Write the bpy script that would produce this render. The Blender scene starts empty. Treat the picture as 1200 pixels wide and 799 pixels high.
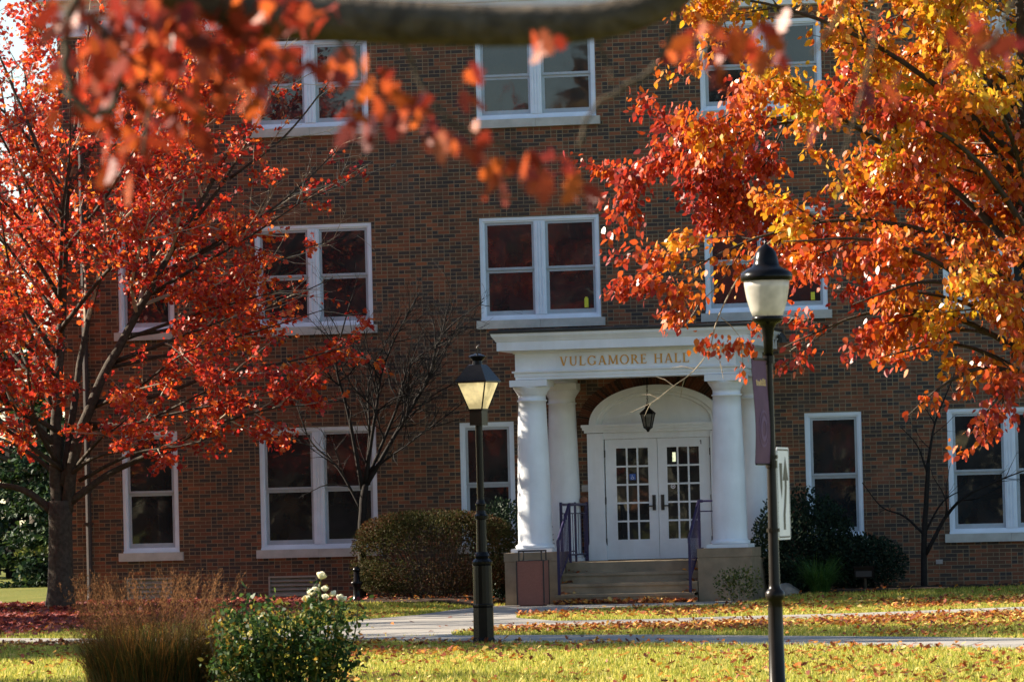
import bpy, math, random
import numpy as np
from mathutils import Vector, Matrix

sc = bpy.context.scene
COL = sc.collection
R = math.radians

# ------------------------------------------------------------------ camera
cam_d = bpy.data.cameras.new("camera")
cam = bpy.data.objects.new("camera", cam_d)
COL.objects.link(cam)
CAM = Vector((14.6375, -85.7651, 1.6))
FW = Vector((-0.19750, 0.97963, 0.036306)).normalized()
RT = Vector((0.979802, 0.198445, -0.024634)).normalized()
UP = RT.cross(FW).normalized()
m = Matrix((RT, UP, -FW)).transposed().to_4x4()
m.translation = CAM
cam.matrix_world = m
cam_d.sensor_width = 36.0
cam_d.lens = 168.0
cam_d.clip_start = 0.1
cam_d.clip_end = 3000
cam_d.dof.use_dof = True
cam_d.dof.focus_distance = 72.0
cam_d.dof.aperture_fstop = 9.0
sc.camera = cam

# ------------------------------------------------------------------ sky and sun
SUN_DIR = Vector((-0.980, 0.085, 0.50)).normalized()          # towards the sun
elev = math.asin(SUN_DIR.z)
world = bpy.data.worlds.new("World")
sc.world = world
world.use_nodes = True
wt = world.node_tree
sky = wt.nodes.new("ShaderNodeTexSky")
sky.sky_type = 'NISHITA'
sky.sun_disc = False
sky.sun_elevation = elev
sky.sun_rotation = math.atan2(SUN_DIR.x, SUN_DIR.y)
sky.air_density = 1.0
sky.dust_density = 0.15
sky.ozone_density = 1.2
bg = wt.nodes["Background"]
bg.inputs["Strength"].default_value = 0.058
wt.links.new(sky.outputs[0], bg.inputs["Color"])
sl = bpy.data.lights.new("sun", 'SUN')
sl.energy = 5.0
sl.angle = R(0.53)
sl.color = (1.0, 0.87, 0.70)
so = bpy.data.objects.new("sun", sl)
COL.objects.link(so)
so.rotation_euler = SUN_DIR.to_track_quat('Z', 'Y').to_euler()
so.location = (-40, 0, 40)

sc.view_settings.view_transform = 'Standard'
sc.view_settings.look = 'None'
sc.view_settings.gamma = 1
sc.view_settings.exposure = 1.9
sc.view_settings.use_curve_mapping = False
sc.render.engine = 'CYCLES'
sc.cycles.use_denoising = True
sc.cycles.max_bounces = 8
sc.cycles.diffuse_bounces = 4
sc.cycles.transmission_bounces = 4
sc.cycles.transparent_max_bounces = 6
sc.cycles.caustics_reflective = False
sc.cycles.caustics_refractive = False
sc.cycles.sample_clamp_indirect = 8

# ------------------------------------------------------------------ materials
class NT:
    def __init__(s, name):
        s.m = bpy.data.materials.new(name); s.m.use_nodes = True
        s.t = s.m.node_tree; s.n = s.t.nodes; s.l = s.t.links
        s.bsdf = s.n["Principled BSDF"]
        s.out = s.n["Material Output"]
    def new(s, kind, **kw):
        n = s.n.new(kind)
        for k, v in kw.items(): setattr(n, k, v)
        return n
    def put(s, sock, v):
        if isinstance(v, bpy.types.NodeSocket): s.l.new(v, sock)
        else: sock.default_value = v
    def math(s, op, a, b=0.0, c=0.0):
        n = s.new("ShaderNodeMath", operation=op)
        for i, v in enumerate((a, b, c)): s.put(n.inputs[i], v)
        return n.outputs[0]
    def noise(s, scale, detail=4, vec=None, rough=.55):
        n = s.new("ShaderNodeTexNoise")
        n.inputs["Scale"].default_value = scale; n.inputs["Detail"].default_value = detail
        n.inputs["Roughness"].default_value = rough
        if vec is not None: s.l.new(vec, n.inputs["Vector"])
        return n.outputs[0]
    def obj(s):
        return s.new("ShaderNodeTexCoord").outputs["Object"]
    def pos(s):
        return s.new("ShaderNodeNewGeometry").outputs["Position"]
    def ramp(s, fac, stops, interp='LINEAR'):
        n = s.new("ShaderNodeValToRGB"); e = n.color_ramp.elements; n.color_ramp.interpolation = interp
        while len(e) < len(stops): e.new(.5)
        for k, (p, c) in enumerate(stops):
            e[k].position = p; e[k].color = (*c, 1)
        s.l.new(fac, n.inputs[0]); return n.outputs[0]
    def mix(s, fac, a, b, mode='MIX'):
        n = s.new("ShaderNodeMix", data_type='RGBA', blend_type=mode)
        s.put(n.inputs[0], fac)
        for k, v in ((6, a), (7, b)):
            if isinstance(v, tuple) and len(v) == 3: v = (*v, 1)
            s.put(n.inputs[k], v)
        return n.outputs[2]
    def bump(s, h, dist=.01, strength=.5):
        n = s.new("ShaderNodeBump"); n.inputs["Distance"].default_value = dist
        n.inputs["Strength"].default_value = strength
        s.l.new(h, n.inputs["Height"]); s.l.new(n.outputs[0], s.bsdf.inputs["Normal"])
    def base(s, c, rough=.6, spec=.4):
        if isinstance(c, tuple): c = (*c, 1) if len(c) == 3 else c
        s.put(s.bsdf.inputs["Base Color"], c)
        s.put(s.bsdf.inputs["Roughness"], rough)
        s.bsdf.inputs["Specular IOR Level"].default_value = spec

def mat(name, c, rough=.6, spec=.4, var=.15, scale=6., bump=0., bscale=40., metal=0.):
    k = NT(name); o = k.obj()
    n = k.noise(scale, 5, o)
    lo = tuple(x*(1-var) for x in c); hi = tuple(min(1, x*(1+var)) for x in c)
    k.base(k.ramp(n, [(.3, lo), (.7, hi)]), rough, spec)
    k.bsdf.inputs["Metallic"].default_value = metal
    if bump: k.bump(k.noise(bscale, 6, o), bump, .6)
    return k.m

def leaf_mat(name, stops, trans=.45, rough=.42, spec=.5, zone=0., zscale=.5, grad=None):
    k = NT(name)
    g = k.new("ShaderNodeNewGeometry")
    r = g.outputs["Random Per Island"]
    if zone:
        n = k.noise(zscale, 2, k.obj())
        n = k.math('MULTIPLY_ADD', n, 2.2, -.6)
        if grad:
            sp = k.new("ShaderNodeSeparateXYZ"); k.l.new(k.obj(), sp.inputs[0])
            n = k.math('ADD', n, k.math('ADD', k.math('MULTIPLY_ADD', sp.outputs[0], grad[0], grad[1]), k.math('MULTIPLY', sp.outputs[2], grad[2])))
        r = k.math('ADD', k.math('MULTIPLY', n, zone), k.math('MULTIPLY', r, 1-zone))
    c = k.ramp(r, stops)
    k.base(c, rough, spec)
    tr = k.new("ShaderNodeBsdfTranslucent")
    k.l.new(c, tr.inputs["Color"])
    mx = k.new("ShaderNodeMixShader"); mx.inputs[0].default_value = trans
    k.l.new(k.bsdf.outputs[0], mx.inputs[1]); k.l.new(tr.outputs[0], mx.inputs[2])
    k.l.new(mx.outputs[0], k.out.inputs["Surface"])
    return k.m

def brick_mat():
    k = NT("brick")
    sp = k.new("ShaderNodeSeparateXYZ"); k.l.new(k.obj(), sp.inputs[0])
    u = k.math('ADD', k.math('ADD', sp.outputs[0], sp.outputs[1]), 50.0)
    v = k.math('ADD', sp.outputs[2], 10.0)
    H, Lb = .0705, .216
    vz = k.math('DIVIDE', v, H); row = k.math('FLOOR', vz); fz = k.math('FRACT', vz)
    par = k.math('MODULO', row, 2.0)
    cu = k.math('ADD', k.math('DIVIDE', u, Lb), k.math('MULTIPLY', par, .5))
    cell = k.math('FLOOR', cu); fu = k.math('FRACT', cu)
    def wn(x, y, z):
        c = k.new("ShaderNodeCombineXYZ")
        for i, q in enumerate((x, y, z)): k.put(c.inputs[i], q)
        w = k.new("ShaderNodeTexWhiteNoise", noise_dimensions='3D'); k.l.new(c.outputs[0], w.inputs[0])
        return w.outputs["Value"]
    hd = k.math('LESS_THAN', wn(cell, row, 1.5), .40)
    f2 = k.math('MULTIPLY', fu, 2.0)
    sub = k.math('MULTIPLY', k.math('FLOOR', f2), hd)
    fx = k.math('ADD', k.math('MULTIPLY', k.math('FRACT', f2), hd), k.math('MULTIPLY', fu, k.math('SUBTRACT', 1.0, hd)))
    wid = k.math('SUBTRACT', Lb, k.math('MULTIPLY', hd, Lb/2))
    du = k.math('MULTIPLY', k.math('MINIMUM', fx, k.math('SUBTRACT', 1.0, fx)), wid)
    dz = k.math('MULTIPLY', k.math('MINIMUM', fz, k.math('SUBTRACT', 1.0, fz)), H)
    e = k.math('MINIMUM', du, dz)
    mr = k.new("ShaderNodeMapRange"); mr.inputs[1].default_value = .0050; mr.inputs[2].default_value = .0075
    k.l.new(e, mr.inputs[0]); mask = mr.outputs[0]
    rnd = k.math('SUBTRACT', wn(k.math('ADD', cell, k.math('MULTIPLY', sub, .37)), row, 7.5), k.math('MULTIPLY', hd, .16))
    col = k.ramp(rnd, [(0, (.032, .031, .032)), (.24, (.056, .044, .036)), (.36, (.115, .056, .028)), (.58, (.18, .066, .030)), (.80, (.25, .080, .034)), (1, (.33, .11, .043))])
    nz = k.noise(60, 4, k.obj())
    col = k.mix(k.math('MULTIPLY', nz, .5), col, (.10, .07, .055), 'MIX')
    col = k.mix(mask, (.25, .195, .12), col)
    big = k.noise(.35, 4, k.obj())
    col = k.mix(k.ramp(big, [(.3, (0,)*3), (.75, (.18,)*3)]), col, (.09, .065, .05))
    mp = k.new("ShaderNodeMapping"); mp.inputs["Scale"].default_value = (2.2, 2.2, .22); k.l.new(k.obj(), mp.inputs[0])
    st = k.noise(1.0, 5, mp.outputs[0], .6)
    col = k.mix(k.ramp(st, [(.42, (0,)*3), (.75, (.42,)*3)]), col, (.05, .040, .034))
    pt_ = k.noise(.8, 3, k.obj())
    col = k.mix(k.ramp(pt_, [(.55, (0,)*3), (.8, (.22,)*3)]), col, (.22, .19, .16))
    k.base(col, .88, .25)
    k.bump(mask, .006, .7)
    return k.m

MAT = {}
MAT['brick'] = brick_mat()
MAT['white'] = mat("white_paint", (.70, .74, .78), .45, .4, .09, 1.7, .002, 25)
def grime(m_):
    k = NT("tmp"); bpy.data.materials.remove(k.m)
    t = m_.node_tree; b = t.nodes["Principled BSDF"]; src = b.inputs["Base Color"].links[0].from_socket
    tc = t.nodes.new("ShaderNodeTexCoord"); mp = t.nodes.new("ShaderNodeMapping"); mp.inputs["Scale"].default_value = (5, 5, .6)
    n = t.nodes.new("ShaderNodeTexNoise"); n.inputs["Scale"].default_value = 1; n.inputs["Detail"].default_value = 6; n.inputs["Roughness"].default_value = .65
    r = t.nodes.new("ShaderNodeValToRGB"); r.color_ramp.elements[0].position = .5; r.color_ramp.elements[1].position = .82
    r.color_ramp.elements[0].color = (0, 0, 0, 1); r.color_ramp.elements[1].color = (.16, .16, .16, 1)
    x = t.nodes.new("ShaderNodeMix"); x.data_type = 'RGBA'; x.inputs[7].default_value = (.36, .33, .27, 1)
    t.links.new(tc.outputs["Object"], mp.inputs[0]); t.links.new(mp.outputs[0], n.inputs["Vector"]); t.links.new(n.outputs[0], r.inputs[0])
    t.links.new(r.outputs[0], x.inputs[0]); t.links.new(src, x.inputs[6]); t.links.new(x.outputs[2], b.inputs["Base Color"])
grime(MAT['white'])
MAT['frame'] = mat("window_paint", (.68, .78, .88), .45, .4, .07, 3)
MAT['sash'] = mat("sash_metal", (.36, .42, .47), .4, .5, .1, 4)
MAT['stone'] = mat("limestone", (.25, .19, .125), .85, .2, .18, 5, .003, 60)
MAT['sill'] = mat("sill_stone", (.44, .45, .42), .85, .2, .15, 4, .003, 60)
MAT['step'] = mat("step_stone", (.25, .195, .13), .85, .2, .25, 3, .004, 50)
MAT['roof'] = mat("slate", (.06, .06, .065), .7, .3, .3, 8, .01, 30)
MAT['flash'] = mat("roof_edge", (.03, .032, .035), .5, .4, .2)
MAT['black'] = mat("black_iron", (.006, .0055, .006), .24, .14, .3, 9)
MAT['bronze'] = mat("bronze_paint", (.012, .009, .007), .28, .14, .25, 9)
MAT['purple'] = mat("purple_paint", (.020, .013, .060), .45, .5, .15, 6)
MAT['gold'] = mat("gold_leaf", (.60, .31, .055), .4, .5, .12, 10)
MAT['dark'] = mat("dark_metal", (.025, .022, .02), .5, .4, .2)
MAT['louver'] = mat("louver_paint", (.34, .31, .25), .6, .3, .15)
MAT['aggregate'] = mat("red_aggregate", (.23, .10, .075), .9, .2, .35, 90, .004, 120)
MAT['concrete'] = mat("concrete", (.40, .37, .32), .88, .2, .16, 1.2, .003, 40)
MAT['bark'] = mat("grey_bark", (.050, .040, .031), .9, .2, .4, 14, .02, 35)
MAT['twig'] = mat("pale_twig", (.30, .25, .18), .7, .3, .3, 12, .003, 60)
MAT['darkbark'] = mat("dark_bark", (.014, .012, .011), .9, .2, .35, 14, .01, 40)
MAT['oakbark'] = mat("oak_bark", (.085, .066, .046), .9, .2, .55, 22, .04, 40)
MAT['rock'] = mat("fieldstone", (.22, .20, .17), .9, .2, .3, 7, .02, 18)
MAT['mulch'] = mat("mulch", (.045, .030, .022), .95, .1, .5, 18, .03, 60)
MAT['plate'] = mat("grey_plate", (.35, .33, .31), .5, .4, .1)
MAT['signwhite'] = mat("sign_white", (.72, .72, .80), .4, .4, .05)
MAT['signblack'] = mat("sign_black", (.02, .018, .016), .5, .4, .1)
MAT['blue'] = mat("sticker_blue", (.03, .10, .38), .4, .4, .05)
MAT['yellow'] = mat("yellow_card", (.62, .60, .05), .5, .3, .1)
MAT['spout'] = mat("brown_spout", (.035, .026, .024), .5, .4, .2)
MAT['banner'] = mat("banner_cloth", (.135, .070, .115), .8, .2, .12, 5)
MAT['bannerlight'] = mat("banner_seal", (.17, .10, .18), .8, .2, .12, 5)
MAT['terracotta'] = mat("terracotta", (.22, .10, .06), .8, .2, .2)

def glass_mat():
    k = NT("dark_glass"); o = k.obj()
    n = k.noise(1.6, 3, o); 
    k.base(k.ramp(n, [(.3, (.012, .014, .016)), (.7, (.032, .034, .035))]), .025, .5)
    k.bsdf.inputs["IOR"].default_value = 1.66
    k.bump(k.noise(1.3, 2, o), .02, .10)
    return k.m
MAT['glass'] = glass_mat()
def lamp_glass(name, col, em, swirl):
    k = NT(name); o = k.obj()
    n = k.noise(swirl, 3, o)
    c = k.ramp(n, [(.35, tuple(x*.5 for x in col)), (.6, col)])
    k.base(c, .25, .5)
    tr = k.new("ShaderNodeBsdfTranslucent"); k.l.new(c, tr.inputs[0])
    k.l.new(c, k.bsdf.inputs["Emission Color"]); k.bsdf.inputs["Emission Strength"].default_value = em
    mx = k.new("ShaderNodeMixShader"); mx.inputs[0].default_value = .4
    k.l.new(k.bsdf.outputs[0], mx.inputs[1]); k.l.new(tr.outputs[0], mx.inputs[2])
    k.l.new(mx.outputs[0], k.out.inputs["Surface"])
    return k.m
MAT['warmglass'] = lamp_glass("lamp_glass", (.95, .78, .42), .32, 4.5)  # emission and blotches stand for sunlight shining through the glass
MAT['frost'] = lamp_glass("frosted_glass", (.74, .70, .62), .05, 3.0)
MAT['lanternglass'] = lamp_glass("lantern_glass", (.22, .21, .19), .02, 6)
MAT['lit'] = lamp_glass("pane_glow", (.75, .78, .55), .45, 4)

MAT['maple'] = leaf_mat("maple_leaf", [(0, (.15, .010, .014)), (.26, (.38, .022, .018)), (.55, (.56, .055, .018)), (.80, (.68, .16, .02)), (1, (.78, .36, .04))], .55, .36, .5, .35, .6)
MAT['pear'] = leaf_mat("pear_leaf", [(0, (.16, .010, .012)), (.24, (.36, .030, .015)), (.45, (.52, .09, .015)), (.62, (.62, .22, .015)), (.80, (.62, .40, .02)), (1, (.24, .26, .02))], .45, .36, .5, .66, .6, (.10, -.28, .10))
MAT['oak'] = leaf_mat("oak_leaf", [(0, (.14, .014, .010)), (.55, (.30, .032, .014)), (1, (.46, .10, .02))], .5, .42, .4)
MAT['litter'] = leaf_mat("litter_leaf", [(0, (.11, .028, .016)), (.32, (.25, .055, .022)), (.60, (.44, .12, .024)), (.84, (.62, .28, .04)), (1, (.75, .55, .20))], .2, .6, .3)
MAT['redlitter'] = leaf_mat("red_litter", [(0, (.09, .025, .028)), (.5, (.20, .042, .040)), (.85, (.32, .06, .035)), (1, (.42, .15, .07))], .2, .6, .3)
MAT['grass'] = leaf_mat("grass_blade", [(0, (.15, .20, .024)), (.4, (.31, .33, .040)), (.75, (.52, .45, .08)), (1, (.66, .54, .16))], .4, .6, .25)
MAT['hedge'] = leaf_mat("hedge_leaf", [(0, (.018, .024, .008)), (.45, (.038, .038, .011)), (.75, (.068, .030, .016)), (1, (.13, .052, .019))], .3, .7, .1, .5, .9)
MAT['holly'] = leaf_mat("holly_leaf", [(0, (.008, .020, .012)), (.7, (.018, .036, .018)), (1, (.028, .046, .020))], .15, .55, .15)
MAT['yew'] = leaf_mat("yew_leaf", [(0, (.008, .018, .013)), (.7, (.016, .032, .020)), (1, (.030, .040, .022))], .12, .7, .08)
MAT['greenshrub'] = leaf_mat("green_leaf", [(0, (.04, .06, .014)), (.6, (.09, .11, .02)), (1, (.19, .17, .04))], .3, .5, .35)
MAT['roseleaf'] = leaf_mat("rose_leaf", [(0, (.018, .045, .014)), (.6, (.04, .085, .020)), (.85, (.10, .14, .025)), (1, (.34, .20, .03))], .38, .55, .25)
MAT['tuft'] = leaf_mat("tuft_blade", [(0, (.02, .06, .012)), (.7, (.045, .12, .022)), (1, (.09, .16, .03))], .3, .5, .3)
MAT['straw'] = leaf_mat("straw_blade", [(0, (.030, .045, .012)), (.5, (.07, .062, .02)), (.85, (.17, .08, .024)), (1, (.36, .14, .03))], .35, .55, .3)
MAT['plume'] = leaf_mat("plume", [(0, (.085, .042, .020)), (1, (.20, .095, .042))], .5, .8, .1)
MAT['petal'] = leaf_mat("rose_petal", [(0, (.80, .72, .42)), (.5, (.82, .80, .62)), (1, (.84, .84, .76))], .35, .5, .3)
MAT['spruce'] = leaf_mat("spruce_needles", [(0, (.008, .022, .012)), (.7, (.020, .045, .020)), (1, (.06, .10, .02))], .2, .6, .2)
MAT['gildleaf'] = leaf_mat("golden_leaf", [(0, (.24, .09, .012)), (.5, (.40, .19, .02)), (1, (.52, .34, .03))], .45, .5, .3)
MAT['woods'] = leaf_mat("woods_leaf", [(0, (.05, .03, .015)), (.4, (.11, .06, .018)), (.7, (.26, .08, .018)), (1, (.34, .20, .03))], .3, .6, .2)
MAT['weed'] = leaf_mat("weed_leaf", [(0, (.12, .06, .02)), (.5, (.22, .14, .03)), (1, (.42, .26, .04))], .4, .5, .3)

# ------------------------------------------------------------------ mesh helpers
class MB:
    def __init__(s): s.v = []; s.f = []; s.n = 0
    def add(s, vs, fs):
        o = s.n
        s.v.extend(tuple(map(float, q)) for q in vs); s.f.extend(tuple(i+o for i in q) for q in fs); s.n += len(vs)
    def box(s, x0, x1, y0, y1, z0, z1):
        s.add([(x0, y0, z0), (x1, y0, z0), (x1, y1, z0), (x0, y1, z0), (x0, y0, z1), (x1, y0, z1), (x1, y1, z1), (x0, y1, z1)],
              [(0, 3, 2, 1), (4, 5, 6, 7), (0, 1, 5, 4), (1, 2, 6, 5), (2, 3, 7, 6), (3, 0, 4, 7)])
    def tube(s, pts, rad, n=6, cap=True):
        pts = [np.asarray(p, float) for p in pts]
        if np.isscalar(rad): rad = [rad]*len(pts)
        vs = []; prev = None
        for i, p in enumerate(pts):
            t = pts[min(i+1, len(pts)-1)] - pts[max(i-1, 0)]
            t = t/(np.linalg.norm(t)+1e-9)
            if prev is None:
                a = np.array([0, 0, 1.]) if abs(t[2]) < .9 else np.array([1., 0, 0])
                u = np.cross(t, a)
            else:
                u = prev - t*(prev@t)
            u /= np.linalg.norm(u)+1e-9; prev = u; w = np.cross(t, u)
            for k in range(n):
                an = 2*math.pi*k/n
                vs.append(p + rad[i]*(math.cos(an)*u + math.sin(an)*w))
        fs = []
        for i in range(len(pts)-1):
            for k in range(n):
                k2 = (k+1) % n
                fs.append((i*n+k, i*n+k2, (i+1)*n+k2, (i+1)*n+k))
        if cap and n > 3:
            fs.append(tuple(range(n-1, -1, -1))); b = (len(pts)-1)*n; fs.append(tuple(range(b, b+n)))
        s.add(vs, fs)
    def lathe(s, prof, c=(0, 0, 0), n=32, rot=0.):
        vs = []; fs = []
        for r, z in prof:
            for k in range(n):
                a = 2*math.pi*k/n+rot
                vs.append((c[0]+r*math.cos(a), c[1]+r*math.sin(a), c[2]+z))
        for i in range(len(prof)-1):
            for k in range(n):
                k2 = (k+1) % n
                fs.append((i*n+k, i*n+k2, (i+1)*n+k2, (i+1)*n+k))
        fs.append(tuple(range(n-1, -1, -1))); b = (len(prof)-1)*n; fs.append(tuple(range(b, b+n)))
        s.add(vs, fs)
    def prism(s, poly, f, d):
        """poly: 2D outline; f maps (u,v,w)->xyz; thickness d along w"""
        n = len(poly)
        vs = [f(u, v, 0) for u, v in poly]+[f(u, v, d) for u, v in poly]
        fs = [tuple(range(n-1, -1, -1)), tuple(range(n, 2*n))]+[(i, (i+1) % n, n+(i+1) % n, n+i) for i in range(n)]
        s.add(vs, fs)
    def build(s, name, material, parent=None, smooth=False, loc=None):
        me = bpy.data.meshes.new(name)
        me.from_pydata(s.v, [], s.f)
        me.materials.append(material)
        if smooth:
            me.polygons.foreach_set("use_smooth", [True]*len(me.polygons))
        me.update()
        o = bpy.data.objects.new(name, me); COL.objects.link(o)
        if parent is not None: o.parent = parent
        if loc is not None: o.location = loc
        return o

def fast_mesh(name, V, F, material, parent=None, smooth=False):
    """V (N,3), F (M,k) all the same size"""
    me = bpy.data.meshes.new(name)
    M, k = F.shape
    me.vertices.add(len(V)); me.vertices.foreach_set("co", np.ascontiguousarray(V, np.float32).ravel())
    me.loops.add(M*k); me.loops.foreach_set("vertex_index", np.ascontiguousarray(F, np.int32).ravel())
    me.polygons.add(M)
    me.polygons.foreach_set("loop_start", np.arange(0, M*k, k, dtype=np.int32))
    me.polygons.foreach_set("loop_total", np.full(M, k, np.int32))
    if smooth: me.polygons.foreach_set("use_smooth", np.ones(M, bool))
    me.update(calc_edges=True)
    me.materials.append(material)
    o = bpy.data.objects.new(name, me); COL.objects.link(o)
    if parent is not None: o.parent = parent
    return o

def tag(o, label, cat, group=None):
    o["label"] = label; o["category"] = cat
    if group: o["group"] = group
    return o
def thing(name, label, cat, loc=(0, 0, 0), rz=0., group=None):
    o = bpy.data.objects.new(name, None); COL.objects.link(o)
    o.empty_display_size = .3; o.location = loc; o.rotation_euler = (0, 0, rz)
    return tag(o, label, cat, group)
def struct(o): o["kind"] = "structure"; return o
def stuff(o): o["kind"] = "stuff"; return o

def ss(t): t = np.clip(t, 0, 1); return t*t*(3-2*t)
def gz(x, y):
    """gentle rise of the ground towards the wall, flat at the porch"""
    x = np.asarray(x, float); y = np.asarray(y, float)
    return .12*ss((y+6.5)/4.)*ss((np.abs(x)-2.4)/.9)

# leaf outlines: along, across
LEAF = {
 'maple': [(0, 0), (.08, .20), (-.02, .38), (.28, .33), (.50, .52), (.60, .24), (.78, .26), (1, 0), (.78, -.26), (.60, -.24), (.50, -.52), (.28, -.33), (-.02, -.38), (.08, -.20)],
 'pear': [(0, 0), (.22, .24), (.5, .30), (.8, .17), (1, 0), (.8, -.17), (.5, -.30), (.22, -.24)],
 'oak': [(0, 0), (.12, .07), (.16, .22), (.26, .10), (.36, .34), (.46, .13), (.60, .40), (.68, .14), (.84, .22), (1, 0), (.84, -.22), (.68, -.14), (.60, -.40), (.46, -.13), (.36, -.34), (.26, -.10), (.16, -.22), (.12, -.07)],
 'small': [(0, 0), (.45, .30), (1, 0), (.45, -.30)],
 'needle': [(0, 0), (.5, .09), (1, 0), (.5, -.09)],
}
def leaves(name, pos, axis, normal, size, shape, material, parent=None, fold=.18, curl=.25, rng=None):
    pos = np.asarray(pos, float); N = len(pos)
    a = axis/np.linalg.norm(axis, axis=1, keepdims=True)
    n = normal - a*np.sum(a*normal, 1, keepdims=True); n /= np.linalg.norm(n, axis=1, keepdims=True)+1e-9
    b = np.cross(n, a)
    T = np.array(LEAF[shape]); k = len(T)
    rng = rng or np.random.default_rng(1)
    fo = fold*rng.uniform(.3, 1.6, N)[:, None]; cu = curl*rng.uniform(-.4, 1.4, N)[:, None]
    zz = fo*np.abs(T[None, :, 1]) - cu*T[None, :, 0]**2*.6
    s = np.asarray(size).reshape(-1, 1, 1)
    V = pos[:, None, :] + s*(a[:, None]*T[None, :, 0:1] + b[:, None]*T[None, :, 1:2] + n[:, None]*zz[..., None])
    F = np.arange(N*k).reshape(N, k)
    return fast_mesh(name, V.reshape(-1, 3), F, material, parent)

def unit(v): return v/(np.linalg.norm(v)+1e-9)
class Tree:
    def __init__(s, seed, step=.25, wob=.12, trop=(0, .02, .05, .05), nper=(0, 2.2, 3.5, 0), ang=(0, 50, 45, 40), ratio=(0, .5, .5, .5), maxlvl=3, minr=.003, ok=None, start=.2):
        s.rng = np.random.default_rng(seed); s.wood = MB(); s.twigs = []
        s.step, s.wob, s.trop, s.nper, s.ang, s.ratio, s.maxlvl, s.minr, s.ok, s.start = step, wob, trop, nper, ang, ratio, maxlvl, minr, ok, start
        s.tw = MB(); s.twlvl = maxlvl; s.vf = .6
    def limb(s, pts, r0, r1, lvl=1, kids=True, start=None, jit=0.03, sub=4, L=None):
        pts = [np.asarray(p, float) for p in pts]
        # smooth by Catmull-Rom
        q = [2*pts[0]-pts[1]]+pts+[2*pts[-1]-pts[-2]]; out = []
        for i in range(1, len(q)-2):
            for t in np.linspace(0, 1, sub, endpoint=False):
                p0, p1, p2, p3 = q[i-1:i+3]
                out.append(.5*(2*p1+(p2-p0)*t+(2*p0-5*p1+4*p2-p3)*t*t+(3*p1-p0-3*p2+p3)*t**3))
        out.append(pts[-1]); n = len(out)
        for i in range(1, n-1): out[i] = out[i]+s.rng.normal(0, jit*r0*2, 3)
        rad = [r0+(r1-r0)*(i/(n-1))**.8 for i in range(n)]
        s.wood.tube(out, rad, 10 if r0 > .06 else 6)
        Lp = sum(np.linalg.norm(out[i+1]-out[i]) for i in range(n-1))
        if kids: s.kids(out, rad, L or Lp, Lp, lvl, start)
        return out
    def kids(s, pts, rad, L, Lp, lvl, start=None):
        n = len(pts); st = s.start if start is None else start
        cnt = s.rng.poisson(s.nper[lvl]*Lp*(1-st))
        for _ in range(cnt):
            t = st+(1-st)*s.rng.uniform(); x = t*(n-1); i = min(int(x), n-2); fr = x-i
            p = pts[i]*(1-fr)+pts[i+1]*fr; d = unit(pts[i+1]-pts[i])
            a = R(s.ang[lvl]*s.rng.uniform(.7, 1.3)); az = s.rng.uniform(0, 2*math.pi)
            h = np.cross(d, [0, 0, 1.]); h = unit(h) if np.linalg.norm(h) > .05 else np.array([1., 0, 0])
            v = np.cross(h, d)
            side = h*math.cos(az)+v*math.sin(az)*s.vf
            nd = unit(d*math.cos(a)+unit(side)*math.sin(a))
            cl = L*s.ratio[lvl]*s.rng.uniform(.5, 1.15)*(1.15-.6*t)
            s.branch(p, nd, cl, max(s.minr, min(rad[i]*.6, .012*cl+.002)), lvl+1)
    def branch(s, p, d, L, r, lvl):
        n = max(3, int(L/(s.step*(.5 if lvl >= 3 else 1)))+1)
        pts = [p]; 
        for i in range(n):
            d = unit(d+s.rng.normal(0, s.wob, 3)+np.array([0, 0, s.trop[lvl]]))
            q = pts[-1]+d*L/n
            if s.ok and not s.ok(q): break
            pts.append(q)
        if len(pts) < 2: return
        n = len(pts)
        rad = [max(s.minr*.6, r*(1-.75*i/(n-1))) for i in range(n)]
        (s.wood if lvl < s.twlvl else s.tw).tube(pts, rad, 5 if lvl < 3 else 3, cap=False)
        if lvl < s.maxlvl: s.kids(pts, rad, L, L, lvl, .15)
        if lvl >= s.maxlvl-1: s.twigs.append((lvl, np.array(pts)))
    def leafpoints(s, per_m, keep, spread=.05, frac0=.0):
        P = []; A = []
        for lvl, pts in s.twigs:
            kf = keep(pts[-1]) if callable(keep) else keep
            if s.rng.uniform() > kf: continue
            seg = np.linalg.norm(np.diff(pts, axis=0), axis=1); L = seg.sum()
            n = s.rng.poisson(per_m*L*(1 if lvl == s.maxlvl else .5))
            if n == 0: continue
            t = frac0+(1-frac0)*s.rng.uniform(0, 1, n)**.8
            x = t*(len(pts)-1); i = np.minimum(x.astype(int), len(pts)-2); f = (x-i)[:, None]
            q = pts[i]*(1-f)+pts[i+1]*f
            P.append(q+s.rng.normal(0, spread, (n, 3)))
            A.append(np.repeat(unit(pts[-1]-pts[0])[None], n, 0))
        return np.concatenate(P), np.concatenate(A)

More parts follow.
